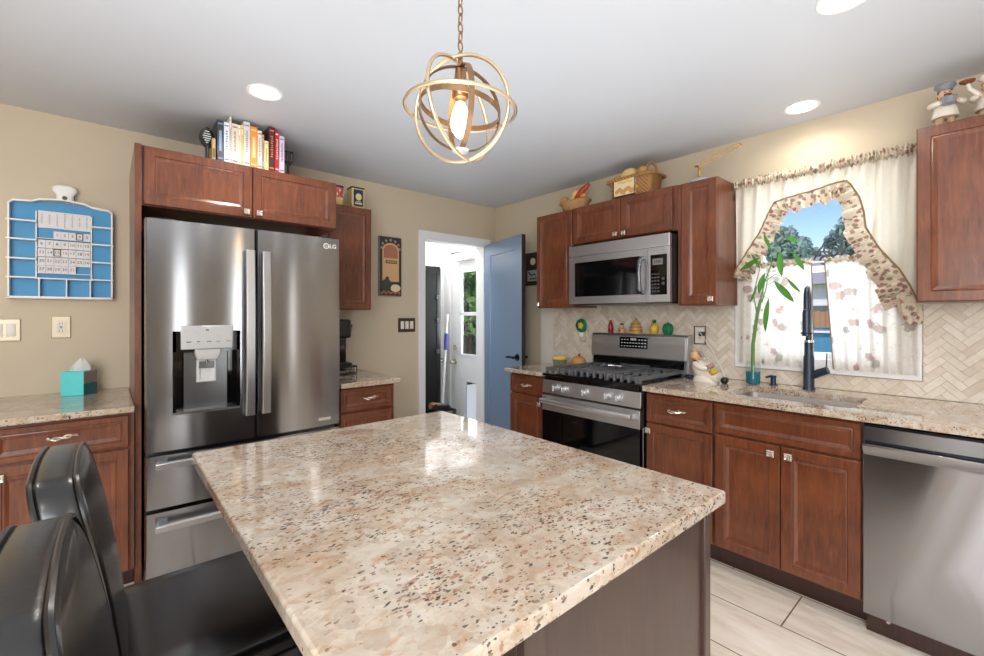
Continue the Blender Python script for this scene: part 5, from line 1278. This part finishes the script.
for i, (x, y, mm, lab, rz_) in enumerate(((2.60, 3.865, 'tan_shoe', 'brown leather shoe on top of the mudroom bin', .1), (2.61, 3.775, 'black', 'black shoe on top of the mudroom bin', .1))):
    t = thing('shoe', lab, 'shoe', (x, y, .342), rz_)
    B().tube([(-.09, 0, .05), (-.05, 0, .045), (.0, 0, .035), (.06, 0, .028), (.095, 0, .022)], [.032, .036, .034, .034, .018], 14).build('upper', mm, t, ang=80); B().rings([[(x_, y_, z) for x_, y_, _ in rrect(-.115, .115, -.036, .036, .03, 0, 5)] for z in (0, .016)]).build('sole', 'black', t)
# inner white door on the far wall of the mudroom
b = B().box(2.855, 3.0, 4.315, 4.3295, .005, 2.05).box(2.835, 2.86, 4.30, 4.3295, 0, 2.10); d4 = struct('door_4', b, 'white_trim', 'white door jamb with a lever at the far end of the mudroom', 'door', bevel=.003)
b = B().cyl((2.965, 4.3145, .80), (2.965, 4.305, .80), .028).cyl((2.965, 4.306, .80), (2.965, 4.262, .80), .010).tube([(2.965, 4.262, .80), (2.93, 4.26, .80), (2.875, 4.262, .795)], .010, 8); b.build('lever', 'chrome', d4)
b = B()
for z in (.4, 1.15, 1.80): b.box(2.86, 2.868, 4.296, 4.3145, z, z + .10)
b.build('hinge', 'steel_dark', d4)

# ================================================================== the garden outside
def green(name, a, b_):
    m = N(name); v = m.coord(); c = m.mix(m.noise(v, 1.5, 3), lin(*a), lin(*b_)); m.base(c); m.set(Roughness=.8)
    tl = m.n('BsdfTranslucent'); m.l(c, tl.inputs[0]); mx = m.n('MixShader'); mx.inputs[0].default_value = .3; m.l(m.b.outputs[0], mx.inputs[1]); m.l(tl.outputs[0], mx.inputs[2]); m.l(mx.outputs[0], m.t.nodes['Material Output'].inputs[0]); M[name] = m.m
green('hazy_tree_leaves', (140, 168, 164), (176, 198, 188)); green('near_leaves', (92, 132, 74), (150, 184, 116)); M['lawn'] = paint('lawn_green', (142, 152, 110), .9); M['bark'] = plain('bark', (96, 82, 72), .9)  # treeline leaves: distance haze put into their pale bluish colour
M['patio'] = paint('pale_patio', (214, 208, 200), .8); M['siding'] = plain('white_siding', (236, 236, 238), .6); M['roof_grey'] = plain('grey_roof', (150, 148, 150), .8); M['fence'] = plain('cedar_fence', (186, 138, 104), .7); M['pool'] = plain('pool_blue', (70, 136, 172), .4)
b = B().box(3.2, 120, -60, 90, -.62, -.50); struct('ground', b, 'lawn', 'lawn of the back garden outside the window', 'lawn')
b = B().box(3.2, 9, -3, 9, -.4995, -.45); struct('patio', b, 'patio', 'pale patio paving outside the window', 'patio')
def tree(label, x, y, h, r, n, leaf, m, low=.25, seed=1):
    R = random.Random(seed); t = thing('tree', label, 'tree', (x, y, -.50), 0, 'trees in the back garden')
    b = B().tube([(0, 0, 0), (.03 * h, 0, h * .3), (-.02 * h, .02 * h, h * .6), (0, 0, h * .85)], [h * .035, h * .028, h * .018, h * .006], 10)
    for k in range(6):
        a = k * 1.05; b.tube([(0, 0, h * (.3 + .07 * k)), (r * .4 * math.cos(a), r * .4 * math.sin(a), h * (.42 + .07 * k)), (r * .7 * math.cos(a), r * .7 * math.sin(a), h * (.5 + .06 * k))], [h * .012, h * .008, h * .003], 6)
    b.build('trunk', 'bark', t); b = B(); lobes = []
    for k in range(22):
        a = R.uniform(0, 2 * PI); zz = R.uniform(low + .08, .9); rr_ = r * (1 - ((zz - .5) / .55) ** 2 * .7) * R.uniform(.3, .85); lobes.append((rr_ * math.cos(a), rr_ * math.sin(a), zz * h, r * R.uniform(.28, .48)))
    for k in range(n):
        lx, ly, lz, lr = lobes[k % len(lobes)]; d = Vector((R.gauss(0, 1), R.gauss(0, 1), R.gauss(0, .8))).normalized() * lr * R.uniform(.65, 1.05)
        p = Vector((lx, ly, lz)) + d; e = Euler((R.uniform(0, 6), R.uniform(0, 6), R.uniform(0, 6))).to_matrix(); s_ = leaf * R.uniform(.6, 1.3)
        b.add([tuple(p + e @ Vector(q) * s_) for q in ((-.5, -.25, 0), (.5, -.2, .06), (.55, .25, 0), (-.45, .3, .08))], [(0, 1, 2, 3)])
    b.build('foliage', m, t); return t
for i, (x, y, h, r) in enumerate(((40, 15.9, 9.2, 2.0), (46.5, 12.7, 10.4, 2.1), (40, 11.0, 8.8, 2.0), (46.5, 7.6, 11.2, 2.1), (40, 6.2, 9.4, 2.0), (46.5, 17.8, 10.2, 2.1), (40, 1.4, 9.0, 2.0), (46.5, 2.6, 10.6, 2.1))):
    tree(('tree in the treeline behind the white house, %s seen through the window' % ('second', 'third', 'fourth', 'fifth', 'sixth', 'first', 'eighth', 'seventh')[i]), x, y, h, r * 1.12, 5200, .36, 'hazy_tree_leaves', .02, i)
tree('leafy tree close outside the glass of the back door', 7.2, 9.4, 5.6, 2.3, 5200, .17, 'near_leaves', .12, 31)
tree('tall leafy tree farther behind the back door', 11.5, 14.2, 8, 3.6, 4200, .34, 'near_leaves', .05, 32)
t = thing('house', 'white neighbouring house with a grey hipped roof beyond the garden fence', 'house', (28, 6.2, -.5))
B().box(-3, 3, -5.2, 4.6, 0, 3.3).build('wall', 'siding', t); B().rings([[(-3.4, -5.6, 3.3), (3.4, -5.6, 3.3), (3.4, 5.0, 3.3), (-3.4, 5.0, 3.3)], [(-.1, -2.2, 4.9), (.1, -2.2, 4.9), (.1, 1.6, 4.9), (-.1, 1.6, 4.9)]]).build('roof', 'roof_grey', t)
for y in (-3.4, -.6, 2.2):
    wf = B().box(-3.06, -3.0, y - .6, y + .6, 1.0, 2.4).build('window', 'siding', t); B().box(-3.075, -3.061, y - .5, y + .5, 1.1, 2.3).build('pane', 'grey_glass', wf)
t = thing('garden_fence', 'cedar board fence along the end of the garden', 'fence', (20, 4, -.5))
b = B()
for i in range(150): b.box(0, .03, -12 + i * .17, -12 + i * .17 + .155, .02, 1.98 + .03 * (i % 2))
b.build('boards', 'fence', t); b = B().box(.031, .08, -12, 13.4, .5, .6).box(.031, .08, -12, 13.4, 1.5, 1.6); b.build('rails', 'fence', t)
t = thing('swimming_pool', 'round above-ground blue pool in the garden', 'pool', (13.8, 3.15, -.5))
b = B()
for k in range(48):
    pass
B().lathe([(1.85, 0), (1.85, 1.45), (1.80, 1.45), (1.80, .1)], 48, cap0=False, cap1=False).build('wall', 'pool', t); B().lathe([(1.79, 1.42), (1.92, 1.45), (1.92, 1.49), (1.79, 1.49)], 48, cap0=False, cap1=False).build('top_rail', 'siding', t)
B().lathe([(.01, 1.28), (1.795, 1.28), (1.795, 1.30), (.01, 1.30)], 48).build('water', 'pool', t)
# wrought iron hanger outside the window
t = thing('iron_scroll_hanger', 'black wrought iron scroll hanger outside the sink window', 'hanger', (3.62, .68, 1.70))
b = B()
def spiral(cx, cz, r, s0, turns, d=1): return [(0, cx + r * (1 - i / 40 * .8) * math.cos(s0 + d * i / 40 * turns * 2 * PI), cz + r * (1 - i / 40 * .8) * math.sin(s0 + d * i / 40 * turns * 2 * PI)) for i in range(41)]
for cx, cz, r, s0, d in ((.09, .0, .06, 0, 1), (-.09, .0, .06, PI, -1), (.05, .055, .05, 1, -1), (-.05, .055, .05, 2, 1), (.0, -.06, .05, 4, 1), (.04, -.17, .05, 1.2, 1), (-.03, -.19, .045, 2.4, -1), (.0, -.25, .04, .3, 1)): b.tube(spiral(cx, cz, r, s0, 1.4, d), .006, 6)
b.tube([(0, 0, .12), (0, 0, -.28)], .006, 6).tube([(0, -.15, .03), (0, -.1, .09), (0, 0, .125), (0, .1, .09), (0, .15, .03)], .007, 6)
b.tube([(0, 0, .125), (-.10, -.16, .135), (-.25, -.34, .12), (-.4535, -.44, .10)], .007, 6); b.build('scrollwork', 'iron', t)
print('objects', len(bpy.data.objects))
